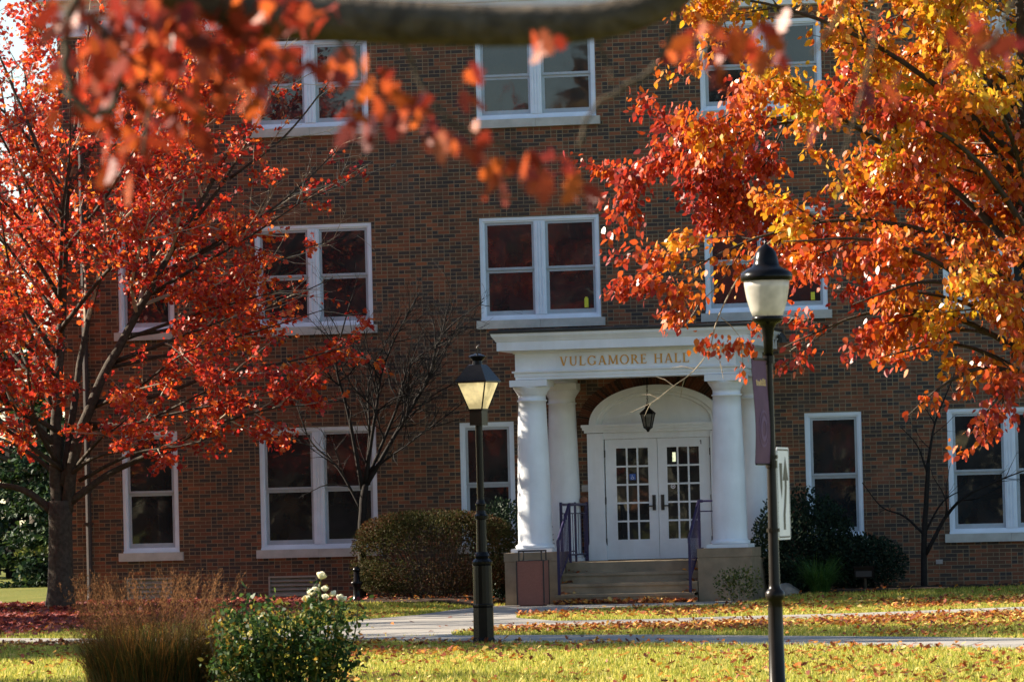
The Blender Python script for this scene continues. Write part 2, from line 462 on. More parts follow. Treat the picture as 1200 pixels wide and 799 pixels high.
# ------------------------------------------------------------------ ground
def ground_sheet():
    xs = np.unique(np.concatenate([np.linspace(-900, -20, 12), np.arange(-20, 20.1, .5), np.linspace(20, 900, 12)]))
    ys = np.unique(np.concatenate([np.linspace(-400, -50, 8), np.arange(-50, 8.1, .5), np.linspace(8, 1500, 14)]))
    X, Y = np.meshgrid(xs, ys); Z = gz(X, Y)
    V = np.stack([X, Y, Z], -1).reshape(-1, 3); w = len(xs)
    i = np.arange(len(ys)-1)[:, None]*w+np.arange(w-1)[None]; i = i.ravel()
    F = np.stack([i, i+1, i+1+w, i+w], 1)
    k = NT("lawn_ground"); o = k.pos()
    c = k.ramp(k.noise(1.1, 5, o), [(.3, (.10, .13, .022)), (.55, (.19, .19, .036)), (.75, (.28, .23, .07))])
    c2 = k.ramp(k.noise(26, 4, o), [(.35, (.04, .05, .012)), (.7, (.13, .14, .03))])
    k.base(k.mix(.45, c, c2), .95, .1); k.bump(k.noise(50, 4, o), .03, .6)
    return struct(fast_mesh("lawn", V, F, k.m, smooth=True))
ground_sheet()

WALK_MAIN = [(-14, -14.2), (-6.17, -20.12), (-4.39, -21.43), (-1.9, -22.5), (2.08, -23.99), (4.1, -25.1), (7.09, -27.72), (9.37, -29.83), (22, -40.5),
             (22, -45.5), (9.76, -34.01), (7.59, -31.59), (4.77, -28.98), (2.58, -27.51), (.37, -25.3), (-3.52, -24.39), (-5.27, -22.99), (-14, -16.4)]
WALK_ENTRY = [(-1.9, -22.45), (-2.66, -12.13), (-2.37, -9.72), (-2.55, -6.27), (-2.5, -3.5), (2.4, -3.5), (2.31, -7.28), (1.04, -7.38), (.23, -8.45), (-.3, -11.86), (.02, -13.4),
              (1.1, -15.85), (2.53, -15.98), (3.58, -15.36), (5.42, -14.82), (7.78, -12.83), (18, -4.5), (18, -7), (8.07, -15.94), (5.81, -17.79), (3.2, -19.91), (1.76, -20.0), (.97, -20.3), (.79, -21.8), (1.1, -23.1), (1.5, -23.72)]
BED_L = [(-9.2, -.02), (-9.2, -2.5), (-5.6, -3.2), (-2.45, -4.3), (-2.35, -.02)]
BED_R = [(2.3, -.02), (2.35, -3.2), (3.6, -3.6), (7.5, -2.0), (12, -1.8), (12, -.02)]
def inside(poly, x, y):
    r = np.zeros(len(x), bool); n = len(poly)
    for i in range(n):
        (x0, y0), (x1, y1) = poly[i], poly[(i+1) % n]
        if y0 == y1: continue
        c = (y0 > y) != (y1 > y)
        r ^= c & (x < (x1-x0)*(y-y0)/(y1-y0)+x0)
    return r
def slab(name, poly, z0, z1, material):
    a = MB(); a.prism(poly[::-1] if sum((poly[i][0]*poly[(i+1) % len(poly)][1]-poly[(i+1) % len(poly)][0]*poly[i][1]) for i in range(len(poly))) < 0 else poly, lambda u, v, w: (u, v, z0+w), z1-z0)
    return struct(a.build(name, material))
def walk_mat():
    k = NT("walk_concrete"); o = k.pos()
    n = k.noise(.9, 6, o); n2 = k.noise(45, 3, o)
    c = k.mix(k.math('MULTIPLY', n2, .5), k.ramp(n, [(.3, (.20, .188, .165)), (.7, (.33, .31, .275))]), (.30, .28, .25))
    w = k.new("ShaderNodeTexBrick"); w.inputs["Scale"].default_value = 1.0
    w.inputs["Brick Width"].default_value = 1.8; w.inputs["Row Height"].default_value = 1.8; w.inputs["Mortar Size"].default_value = .012; w.offset = 0
    k.l.new(o, w.inputs["Vector"])
    c = k.mix(w.outputs["Fac"], c, (.10, .09, .075))
    k.base(c, .9, .2); k.bump(n2, .003, .5); return k.m
MAT['walk'] = walk_mat()
slab("front_path", WALK_MAIN, -.1, .022, MAT['walk'])
slab("entrance_path", WALK_ENTRY, -.1, .014, MAT['walk'])
def bed(name, poly):
    x0, x1 = min(p[0] for p in poly), max(p[0] for p in poly); y0 = min(p[1] for p in poly); y1 = max(p[1] for p in poly)
    s = .15; rng = np.random.default_rng(4)
    gx, gy = np.meshgrid(np.arange(x0, x1, s), np.arange(y0, y1, s))
    w = gx.shape[1]; V = np.stack([gx, gy, gz(gx, gy)+.02+rng.uniform(0, .025, gx.shape)], -1).reshape(-1, 3)
    i = (np.arange(gx.shape[0]-1)[:, None]*w+np.arange(w-1)[None]).ravel()
    F = np.stack([i, i+1, i+1+w, i+w], 1)
    keep = inside(poly, V[F].mean(1)[:, 0], V[F].mean(1)[:, 1])
    return struct(fast_mesh(name, V, F[keep], MAT['mulch']))
bed("mulch_bed", BED_L); bed("mulch_bed", BED_R)

# ------------------------------------------------------------------ the building
bld = thing("brick_building", "three-storey brick hall with white framed windows and a columned entrance porch", "building")
HW, DEP, TOP = 11.2, 14.0, 10.72
PAIRS = [(-7.48, -5.25), (5.28, 7.51)]; CP = [(-3.22, -.98), (.95, 3.19)]
SING = [(-10.12, -9.04), (9.04, 10.12)]; CS = [(-3.68, -2.66), (2.70, 3.74)]
ROWS = [(1.06, 3.31), (5.16, 7.05), (8.84, 10.47)]
wins = []
for k, (z0, z1) in enumerate(ROWS):
    for a in PAIRS: wins.append((*a, z0, z1, True))
    for a in SING: wins.append((*a, z0, z1, False))
    for a in (CS if k == 0 else CP): wins.append((*a, z0, z1, k > 0))
VENTS = [(-10.08, -9.20, .20, .60), (-7.36, -6.42, .20, .58)]
holes = [w[:4] for w in wins]+VENTS
a = MB()
xb = sorted({-HW, HW, *[h[0] for h in holes], *[h[1] for h in holes]}); zb = sorted({-.3, TOP, *[h[2] for h in holes], *[h[3] for h in holes]})
for i in range(len(xb)-1):
    for j in range(len(zb)-1):
        cx, cz = (xb[i]+xb[i+1])/2, (zb[j]+zb[j+1])/2
        if any(h[0] < cx < h[1] and h[2] < cz < h[3] for h in holes): continue
        a.add([(xb[i], 0, zb[j]), (xb[i+1], 0, zb[j]), (xb[i+1], 0, zb[j+1]), (xb[i], 0, zb[j+1])], [(0, 1, 2, 3)])
for x0, x1, z0, z1 in holes:
    d = .14
    for q in ([(x0, 0, z0), (x0, 0, z1), (x0, d, z1), (x0, d, z0)], [(x1, 0, z0), (x1, d, z0), (x1, d, z1), (x1, 0, z1)],
              [(x0, 0, z1), (x1, 0, z1), (x1, d, z1), (x0, d, z1)], [(x0, 0, z0), (x0, d, z0), (x1, d, z0), (x1, 0, z0)]):
        a.add(q, [(0, 1, 2, 3)])
for q in ([(-HW, DEP, -.3), (-HW, 0, -.3), (-HW, 0, TOP), (-HW, DEP, TOP)], [(HW, 0, -.3), (HW, DEP, -.3), (HW, DEP, TOP), (HW, 0, TOP)], [(HW, DEP, -.3), (-HW, DEP, -.3), (-HW, DEP, TOP), (HW, DEP, TOP)]):
    a.add(q, [(0, 1, 2, 3)])
a.build("wall", MAT['brick'], bld)

def sweep3(mb, prof, hw, yf, yb):
    """moulding wrapped round three sides: prof = [(out, z)...]"""
    vs = []
    for o, z in prof: vs += [(-hw-o, yb, z), (-hw-o, yf-o, z), (hw+o, yf-o, z), (hw+o, yb, z)]
    fs = []
    for i in range(len(prof)-1):
        for k in range(3): fs.append((i*4+k, i*4+k+1, i*4+k+5, i*4+k+4))
    fs.append((3, 2, 1, 0)); b = (len(prof)-1)*4; fs.append((b, b+1, b+2, b+3))
    mb.add(vs, fs)
a = MB(); sweep3(a, [(0, TOP-.02), (.05, TOP), (.05, TOP+.28), (.08, TOP+.30), (.08, TOP+.5), (.16, TOP+.55), (.16, TOP+.62), (.46, TOP+.64), (.46, TOP+.84), (.56, TOP+.96), (.58, TOP+1.0)], HW, 0, DEP)
a.build("cornice", MAT['white'], bld)
a = MB(); e = .62
a.add([(-HW-e, -e, TOP+1.0), (HW+e, -e, TOP+1.0), (HW+e, DEP+e, TOP+1.0), (-HW-e, DEP+e, TOP+1.0), (-HW+5, 6.5, TOP+5), (HW-5, 6.5, TOP+5), (HW-5, 7.5, TOP+5), (-HW+5, 7.5, TOP+5)],
      [(0, 1, 5, 4), (1, 2, 6, 5), (2, 3, 7, 6), (3, 0, 4, 7), (4, 5, 6, 7), (3, 2, 1, 0)])
a.build("roof", MAT['roof'], bld)

cache = {}
def window(x0, x1, z0, z1, pair):
    key = (round(x1-x0, 2), round(z1-z0, 2), pair); w = x1-x0; h = z1-z0
    if key not in cache:
        fr, sa, gl, si = MB(), MB(), MB(), MB()
        c, t = .085, .085; yo, yi = .015, .12       # casing width
        mul = .21
        def ring(mb, xa, xb_, za, zb_, wd, ya, yb_):
            mb.box(xa, xa+wd, ya, yb_, za, zb_); mb.box(xb_-wd, xb_, ya, yb_, za, zb_)
            mb.box(xa+wd, xb_-wd, ya+.001, yb_, za, za+wd); mb.box(xa+wd, xb_-wd, ya+.001, yb_, zb_-wd, zb_)
        ring(fr, .004, w-.004, .004, h-.004, .06, yo, yi)
        ring(fr, .064, w-.064, .064, h-.064, .03, yo+.025, yi+.002)
        fr.box(-.0, w, -.012, .02, .0035, .035)
        if pair:
            fr.box(w/2-mul/2, w/2+mul/2, yo+.012, yi+.004, .095, h-.095)
            for q in (-.055, 0, .055): fr.box(w/2+q-.016, w/2+q+.016, yo-.002, yo+.014, .096, h-.096)
            lights = [(.094, w/2-mul/2), (w/2+mul/2, w-.094)]
        else: lights = [(.094, w-.094)]
        zm = .094+(h-.188)*.5
        for xa, xb_ in lights:
            y = .062
            # upper sash proud of the lower one
            ring(sa, xa+.002, xb_-.002, zm-.02, h-.096, .045, y, y+.03)
            ring(sa, xa+.002, xb_-.002, .096, zm-.0215, .05, y+.032, y+.062)
            sa.box(xa+.052, xb_-.052, y+.033, y+.06, .146, .176)
            gl.box(xa+.047, xb_-.047, y+.014, y+.02, zm+.025, h-.141)
            gl.box(xa+.052, xb_-.052, y+.046, y+.052, .176, zm-.0715)
        if pair:
            si.box(-.075, w/2-.002, -.075, .13, -.15, .003); si.box(w/2+.002, w+.075, -.075, .13, -.15, .003)
        else: si.box(-.075, w+.075, -.075, .13, -.15, .003)
        o = fr.build("window", MAT['frame'], bld)
        kids = [sa.build("sash", MAT['sash'], o), gl.build("pane", MAT['glass'], o), si.build("sill", MAT['sill'], o)]
        cache[key] = (o, kids)
    else:
        p, kk = cache[key]; o = p.copy(); COL.objects.link(o); o.parent = bld; kids = []
        for q in kk:
            c = q.copy(); COL.objects.link(c); c.parent = o; kids.append(c)
    o.location = (x0, 0, z0)
    return o
for w in wins:
    o = window(*w)
    if abs(w[0]+3.22) < .01 and abs(w[2]-5.16) < .01:
        b = MB(); b.box(1.93, 2.0, .02, .05, .19, .36); b.box(1.945, 1.985, .025, .045, .36, .385); b.build("yellow_card", MAT['yellow'], o)
    if abs(w[0]-.95) < .01 and abs(w[2]-5.16) < .01:
        b = MB(); b.box(1.93, 2.0, .02, .05, .19, .33); b.build("yellow_card", MAT['yellow'], o)
for x0, x1, z0, z1 in VENTS:
    b = MB(); t = .035
    b.box(x0+.003, x0+t, .0, .1, z0+.003, z1-.003); b.box(x1-t, x1-.003, .0, .1, z0+.003, z1-.003)
    b.box(x0+t, x1-t, .002, .1, z0+.003, z0+t); b.box(x0+t, x1-t, .002, .1, z1-t, z1-.003)
    n = 4; hh = (z1-z0-2*t)/n
    for k in range(n):
        zz = z0+t+k*hh
        b.add([(x0+t, .012, zz+.01), (x1-t, .012, zz+.01), (x1-t, .08, zz+hh*.75), (x0+t, .08, zz+hh*.75), (x0+t, .014, zz), (x1-t, .014, zz), (x1-t, .085, zz+hh*.68), (x0+t, .085, zz+hh*.68)],
              [(0, 1, 2, 3), (4, 7, 6, 5), (0, 4, 5, 1)])
    b.box(x0+t, x1-t, .11, .12, z0+t, z1-t)
    b.build("vent_grille", MAT['louver'], bld)
b = MB()
b.tube([(-10.76, -.07, .32), (-10.76, -.07, TOP-.1)], .055, 8); b.tube([(-10.76, -.07, .34), (-10.76, -.10, .24), (-10.74, -.28, .16)], .055, 8)
for z in (1.6, 3.6, 6, 8.6): b.box(-10.83, -10.69, -.13, -.003, z, z+.05)
b.build("downspout", MAT['spout'], bld)
b = MB(); b.box(5.02, 5.14, -.03, -.002, .53, .61); b.box(5.035, 5.075, -.036, -.03, .545, .595); b.box(5.085, 5.125, -.036, -.03, .545, .595); b.build("outlet", MAT['plate'], bld)
b = MB(); b.box(-1.42, -1.30, -.02, -.002, 1.99, 2.11); b.build("intercom_plate", MAT['plate'], bld)
b = MB(); b.lathe([(.02, -.07), (.065, -.05), (.085, 0), (.06, .05), (.02, .07)], (-1.37, -.09, 1.83), 14); b.build("bell", MAT['terracotta'], bld, True)

# --- porch
YF = -3.17; FHW = 1.97
ent = MB()
prof = [(-.02, 3.965), (0, 3.97), (0, 4.02), (.015, 4.022), (.015, 4.085), (.05, 4.09), (.055, 4.12), (.006, 4.124), (.0, 4.13), (.0, 4.425), (.03, 4.43), (.05, 4.46), (.09, 4.478), (.27, 4.48), (.27, 4.635), (.285, 4.64), (.30, 4.67), (.345, 4.73), (.36, 4.78)]
vs = []
sweep3(ent, prof, FHW, YF, -.004)
o = ent.build("entablature", MAT['white'], bld)
# carve: the entablature is built as a hollow frame, so replace the closed bottom by a beam soffit
me = o.data; me.clear_geometry()
vs = []; fs = []
for q, z in prof: vs += [(-FHW-q, -.004, z), (-FHW-q, YF-q, z), (FHW+q, YF-q, z), (FHW+q, -.004, z)]
for i in range(len(prof)-1):
    for k in range(3): fs.append((i*4+k, i*4+k+1, i*4+k+5, i*4+k+4))
bt = len(vs); T_ = .52
vs += [(-FHW+T_, -.004, 3.965), (-FHW+T_, YF+T_, 3.965), (FHW-T_, YF+T_, 3.965), (FHW-T_, -.004, 3.965)]
vs += [(-FHW+T_, -.004, 4.28), (-FHW+T_, YF+T_, 4.28), (FHW-T_, YF+T_, 4.28), (FHW-T_, -.004, 4.28)]
for k in range(3): fs.append((k, bt+k, bt+k+1, k+1)); fs.append((bt+k, bt+4+k, bt+5+k, bt+k+1))
fs.append((bt+4, bt+7, bt+6, bt+5))
me.from_pydata(vs, [], fs); me.materials.clear(); me.materials.append(MAT['white']); me.update()
entab = o
b = MB(); sweep3(b, [(.33, 4.775), (.375, 4.782), (.385, 4.83), (.33, 4.85)], FHW, YF, -.004); b.build("porch_roof", MAT['flash'], bld)
b = MB(); b.tube([(2.34, -.35, 4.72), (2.40, -.35, 4.66), (2.40, -.35, 4.58)], .07, 10); b.build("gutter_outlet", MAT['flash'], bld)

# lettering: strokes of a roman capital, unit cap height
def letter(ch):
    P = []
    def bar(x0, y0, x1, y1, w): P.append([(x0-w/2, y0), (x0+w/2, y0), (x1+w/2, y1), (x1-w/2, y1)])
    def srf(x, y, w, up): P.append([(x-w/2, y), (x+w/2, y), (x+w/2*.7, y+.05*up), (x-w/2*.7, y+.05*up)])
    def hb(x0, x1, y, t): P.append([(x0, y-t/2), (x1, y-t/2), (x1, y+t/2), (x0, y+t/2)])
    def arc(cx, cy, rx, ry, a0, a1, thick, thin, n=18):
        for i in range(n):
            q = []
            for aa in (a0+(a1-a0)*i/n, a0+(a1-a0)*(i+1)/n):
                r_ = R(aa); t = thin+(thick-thin)*abs(math.cos(r_))
                q.append(((cx+rx*math.cos(r_), cy+ry*math.sin(r_)), (cx+(rx-t)*math.cos(r_), cy+(ry-min(t, thin*1.3))*math.sin(r_))))
            P.append([q[0][0], q[1][0], q[1][1], q[0][1]])
    K, T = .155, .075
    if ch == 'V': bar(.40, 0, .14, 1, K); bar(.42, 0, .68, 1, T); srf(.14, 1, .32, -1); srf(.68, 1, .26, -1); return P, .82
    if ch == 'U':
        bar(.16, .34, .16, 1, K); bar(.66, .34, .66, 1, T+.01); arc(.41, .34, .3175, .36, 180, 270, K, T, 10); arc(.41, .34, .285, .36, 270, 360, T, T, 10)
        srf(.16, 1, .32, -1); srf(.66, 1, .26, -1); return P, .84
    if ch == 'L': bar(.17, 0, .17, 1, K); srf(.17, 1, .34, -1); srf(.15, 0, .30, 1); hb(.2, .60, .03, T); P.append([(.54, .0), (.60, .0), (.63, .24), (.595, .24)]); return P, .68
    if ch == 'G':
        arc(.47, .5, .43, .52, 38, 322, K, T, 30); bar(.76, .08, .76, .42, K); srf(.75, .42, .30, -1); P.append([(.76, .72), (.80, .72), (.80, .98), (.77, .98)]); return P, .92
    if ch == 'A': bar(.15, 0, .41, 1, T); bar(.72, 0, .44, 1.0, K); hb(.22, .6, .33, T); srf(.15, 0, .26, 1); srf(.72, 0, .32, 1); return P, .86
    if ch == 'M':
        bar(.13, 0, .17, 1, T); bar(.88, 0, .84, 1, K); bar(.50, .06, .20, 1, K); bar(.52, .06, .82, 1, T); srf(.13, 0, .26, 1); srf(.88, 0, .32, 1); srf(.15, 1, .24, -1); srf(.86, 1, .24, -1); return P, 1.02
    if ch == 'O': arc(.47, .5, .44, .52, 0, 360, K, T, 36); return P, .94
    if ch == 'R':
        bar(.17, 0, .17, 1, K); srf(.17, 1, .3, -1); srf(.17, 0, .34, 1); arc(.36, .74, .27, .27, -90, 90, K, T, 14); hb(.2, .37, .97, T); hb(.2, .37, .50, T); bar(.72, 0, .40, .5, K); srf(.74, 0, .24, 1); return P, .82
    if ch == 'E':
        bar(.17, 0, .17, 1, K); srf(.15, 1, .30, -1); srf(.15, 0, .30, 1); hb(.2, .58, .03, T); hb(.2, .56, .97, T); hb(.2, .47, .52, T)
        P.append([(.52, 0), (.58, 0), (.62, .22), (.585, .22)]); P.append([(.51, 1), (.56, 1), (.57, .80), (.54, .80)]); P.append([(.44, .42), (.475, .42), (.475, .62), (.44, .62)]); return P, .68
    if ch == 'H': bar(.17, 0, .17, 1, K); bar(.71, 0, .71, 1, K); hb(.2, .7, .51, T); [srf(x, y, .33, u) for x in (.17, .71) for y, u in ((1, -1), (0, 1))]; return P, .88
    return P, .42
def wordmark(txt, f, cap, width, depth):
    mb = MB(); x = 0; items = []
    for ch in txt:
        P, w = letter(ch); items.append((P, x)); x += w+.10
    s = width/(x-.10)
    for P, x in items:
        for kk, q in enumerate(P): mb.prism([((u+x)*s, v*cap) for u, v in q], f, depth+.0006*(kk % 7))
    return mb
wordmark("VULGAMORE HALL", lambda u, v, w: (-1.17+u, YF-.001-w, 4.195+v), .162, 2.32, .012).build("lettering", MAT['gold'], entab)

# columns
for cx, cy, half in ((-1.74, -2.87, 0), (1.74, -2.87, 0), (-1.74, -.06, 1), (1.74, -.06, 1)):
    b = MB(); rb, rt = .305, .245
    zs = 1.0 if not half else .80
    pf = [(rb+.03, zs), (rb+.045, zs+.015), (rb+.045, zs+.05), (rb+.012, zs+.07), (rb+.006, zs+.08)]
    for k in range(13):
        t = k/12; pf.append((rb-(rb-rt)*t**1.6, zs+.09+(3.585-zs-.09)*t))
    pf += [(rt+.02, 3.59), (rt+.022, 3.615), (rt, 3.62), (rt, 3.70), (rt+.012, 3.705), (rt+.018, 3.73), (rt+.06, 3.79), (rt+.085, 3.83), (rt+.088, 3.848)]
    b.lathe(pf, (cx, cy, 0), 40)
    o = b.build("column", MAT['white'], bld, True)
    q = MB(); s = .335; q.box(cx-s, cx+s, cy-s, cy+s if not half else -.004, 3.85, 3.963); q.build("abacus", MAT['white'], o)
    q = MB(); s = .37
    if not half: q.box(cx-s, cx+s, cy-s, cy+s, .935, .998)
    else: q.box(cx-s, cx+s, cy-s, -.004, .733, .80)
    q.build("plinth", MAT['white'], o)
# pedestals, floor, steps
for sx in (-1, 1):
    b = MB(); x0, x1 = sorted((sx*1.235, sx*2.2))
    b.box(x0+.012, x1-.012, -3.44, -2.36, -.05, .775); b.box(x0, x1, -3.45, -2.35, .778, .932)
    b.build("pedestal", MAT['stone'], bld)
b = MB(); b.box(-2.15, 2.15, -2.34, -.004, -.05, .73); b.box(-1.23, 1.23, -2.72, -2.341, -.05, .73); b.build("porch_floor", MAT['step'], bld)
for k in range(3):
    b = MB(); z = .73-.1825*(k+1); yb = -2.722-.36*k
    b.box(-1.232-.0*k, 1.232, yb-.36, yb-.001, -.05, z); b.box(-1.232, 1.232, yb-.385, yb-.001, z-.05, z+.002)
    b.build("step", MAT['step'], bld)
# door surround
b = MB()
for sx in (-1, 1):
    x0, x1 = sorted((sx*.985, sx*1.285))
    b.box(x0, x1, -.10, -.003, .732, 3.04)
    x0, x1 = sorted((sx*.965, sx*1.30)); b.box(x0, x1, -.115, -.003, .732, 1.02); b.box(x0+.012, x1-.012, -.106, -.003, 1.02, 1.05)
b.box(-.985, .985, -.075, -.003, 2.93, 3.05)
b.box(-1.33, 1.33, -.13, -.003, 3.05, 3.10); b.box(-1.36, 1.36, -.16, -.003, 3.10, 3.15); b.box(-1.38, 1.38, -.185, -.003, 3.15, 3.20)
N = 36
def ell(rx, rz, t): return rx*math.cos(t), 3.20+rz*math.sin(t)
ri = []
for k in range(N+1):
    t = math.pi*k/N
    for (rx, rz, y) in ((1.24, .70, -.003), (1.24, .70, -.12), (1.10, .59, -.12), (1.08, .575, -.09), (1.02, .53, -.09), (1.0, .515, -.05)):
        x, z = ell(rx, rz, t); ri.append((x, y, z))
fs = []
for k in range(N):
    for j in range(5): fs.append((k*6+j, (k+1)*6+j, (k+1)*6+j+1, k*6+j+1))
b.add(ri, fs)
po = [ell(1.0, .515, math.pi*k/N) for k in range(N+1)]
b.add([(x, -.05, z) for x, z in po]+[(0, -.05, 3.20)], [(k, k+1, N+1) for k in range(N)])
b.build("door_surround", MAT['white'], bld)
b = MB(); rng = np.random.default_rng(3)
NB = 66
for k in range(NB):
    t0, t1 = math.pi*(k+.07)/NB, math.pi*(k+.93)/NB
    q = [ell(1.245, .705, t0), ell(1.47, .93, t0), ell(1.47, .93, t1), ell(1.245, .705, t1)]
    b.prism(q, lambda u, v, w: (u, -.003-w, v), .016+.004*rng.uniform())
k_ = NT("arch_brick"); g_ = k_.new("ShaderNodeNewGeometry")
k_.base(k_.ramp(g_.outputs["Random Per Island"], [(0, (.035, .025, .02)), (.5, (.085, .035, .022)), (1, (.14, .05, .028))]), .9, .2)
b.build("brick_arch", k_.m, bld)
# doors
for sx in (-1, 1):
    d = MB(); g = MB()
    x0, x1 = (-.965, -.004) if sx < 0 else (.004, .965)
    z0, z1 = .742, 2.925; yo = -.05
    px0, px1 = (x0+.20, x1-.17) if sx < 0 else (x0+.17, x1-.20)
    pz0, pz1 = 1.10, 2.76
    d.box(x0, px0, yo, -.004, z0, z1); d.box(px1, x1, yo, -.004, z0, z1); d.box(px0, px1, yo, -.004, z0, pz0); d.box(px0, px1, yo, -.004, pz1, z1)
    for i in range(1, 3):
        x = px0+(px1-px0)*i/3; d.box(x-.016, x+.016, yo+.006, -.006, pz0, pz1)
    for j in range(1, 5):
        z = pz0+(pz1-pz0)*j/5; d.box(px0, px1, yo+.008, -.006, z-.016, z+.016)
    o = d.build("door", MAT['white'], bld)
    g.box(px0, px1, -.03, -.008, pz0, pz1); g.build("door_glass", MAT['glass'], o)
    h = MB(); xh = x1-.075 if sx < 0 else x0+.075
    h.box(xh-.03, xh+.03, yo-.02, yo, 1.62, 1.90); h.tube([(xh, yo-.02, 1.70), (xh, yo-.06, 1.70), (xh+sx*.12, yo-.06, 1.70)], .014, 6); h.build("handle", MAT['dark'], o)
    for z in (1.0, 1.75, 2.6):
        h = MB(); xx = x0-.006 if sx < 0 else x1+.006; h.tube([(xx, yo-.008, z), (xx, yo-.008, z+.13)], .013, 6); h.build("hinge", MAT['dark'], o)
    cw = (px1-px0)/3; chh = (pz1-pz0)/5
    if sx < 0:
        s = MB(); cx, cz = px0+cw*1.5, pz0+chh*3.42; s.box(cx-.055, cx+.055, -.036, -.031, cz-.055, cz+.055); s.build("access_sticker", MAT['blue'], o)
        s = MB()
        f = lambda u, v, w: (cx+u, -.0365-w, cz+v)
        def ringp(r0, r1, a0, a1, cxx, czz, n=12):
            for k in range(n):
                a_, b_ = R(a0+(a1-a0)*k/n), R(a0+(a1-a0)*(k+1)/n)
                s.prism([(cxx+r0*math.cos(a_), czz+r0*math.sin(a_)), (cxx+r1*math.cos(a_), czz+r1*math.sin(a_)), (cxx+r1*math.cos(b_), czz+r1*math.sin(b_)), (cxx+r0*math.cos(b_), czz+r0*math.sin(b_))], f, .002)
        ringp(.02, .027, 150, 370, -.002, -.016); s.prism([(-.012, .022), (-.004, .022), (-.001, -.004), (-.009, -.004)], f, .003)
        s.prism([(-.006, -.003), (.016, -.003), (.016, .003), (-.006, .003)], f, .0025); s.prism([(.012, .0), (.018, .001), (.026, -.022), (.020, -.024)], f, .0028); ringp(0, .007, 0, 360, -.008, .031, 8)
        s.build("wheelchair_symbol", MAT['signwhite'], o)
    else:
        s = MB(); cx, cz = px0+cw*.5, pz0+chh*4.5; s.box(cx+.0, cx+.06, -.034, -.031, cz-.10, cz+.07); s.build("pane_glow", MAT['lit'], o)  # glowing patch set on the glass to imitate an indoor light seen through
        s = MB(); cx, cz = px0+cw*.5, pz0+chh*2.85
        for k in range(14):
            a_, b_ = 2*math.pi*k/14, 2*math.pi*(k+1)/14
            s.prism([(.03*math.cos(a_), .03*math.sin(a_)), (.042*math.cos(a_), .042*math.sin(a_)), (.042*math.cos(b_), .042*math.sin(b_)), (.03*math.cos(b_), .03*math.sin(b_))], lambda u, v, w: (cx+u, -.031-w, cz+v), .003)
        s.box(cx-.012, cx+.012, -.034, -.031, cz-.012, cz+.012); s.build("round_sticker", MAT['signwhite'], o)
        s = MB(); s.box(.80, .815, yo-.004, yo-.0005, 2.80, 2.875); s.prism([(.783, 2.858), (.80, 2.875), (.80, 2.86), (.79, 2.85)], lambda u, v, w: (u, yo-.004+w, v), .003); s.build("door_number", MAT['signblack'], o)

# ------------------------------------------------------------------ railings
def rail(label, x, sgn):
    t = thing("stair_railing", label, "railing", (x, 0, 0))
    def zt(y): return .02+.1825*min(4, max(0, (-2.722-(.36*3)-y)/-.36)) if False else None
    # top rail: sloping part then level part
    yA, zA, yB, zB, yC = -3.78, 1.12, -2.66, 1.76, -2.30
    b = MB(); b.tube([(0, yA, zA-.09), (0, yA, zA), (0, yB, zB), (0, yC, zB)], .03, 8)
    b.build("top_rail", MAT['purple'], t)
    b = MB(); b.tube([(0, yA, .42), (0, yB, .93), (0, yC, .93)], .016, 6); b.build("bottom_rail", MAT['purple'], t)
    for y, z0, z1 in ((yA, .17, zA), (yB, .72, zB)):
        b = MB(); b.box(-.022, .022, y-.022, y+.022, z0, z1); b.build("post", MAT['purple'], t)
    b = MB()
    for k in range(1, 9):
        y = yA+(yB-yA)*k/9; z = (zB-zA)*k/9
        b.tube([(0, y, .42+.51*k/9), (0, y, zA+z)], .009, 5)
    b.build("balusters", MAT['purple'], t)
rail("purple metal stair railing beside the left column and red bin", -1.16, -1)
rail("purple metal stair railing beside the right column", 1.16, 1)
rr_ = COL.objects["stair_railing.001"]
b = MB(); b.tube([(0, -2.66, 1.76), (.30, -2.66, 1.76)], .02, 6); b.tube([(.28, -2.66, .74), (.28, -2.66, 1.76)], .014, 6); b.tube([(0, -2.66, 1.58), (.28, -2.66, 1.58)], .012, 6); b.build("return_rail", MAT['purple'], rr_)
t = thing("guard_rail", "purple metal guard rail along the porch edge between left columns", "railing", (-1.33, 0, 0))
b = MB(); b.tube([(0, -2.55, 1.76), (0, -.06, 1.76)], .025, 8); b.tube([(0, -2.55, 1.60), (0, -.06, 1.60)], .012, 6); b.build("top_rail", MAT['purple'], t)
b = MB(); b.tube([(0, -2.55, .86), (0, -.06, .86)], .018, 6); b.build("bottom_rail", MAT['purple'], t)
for y, w_ in ((-2.55, .022), (-1.2, .016), (-.12, .03)):
    b = MB(); b.box(-w_, w_, y-.03, y+.03, .73, 1.80); b.build("post", MAT['purple'], t)
b = MB(); [b.tube([(0, -2.55+2.44*k/9, .86), (0, -2.55+2.44*k/9, 1.60)], .008, 5) for k in range(1, 9)]; b.build("balusters", MAT['purple'], t)

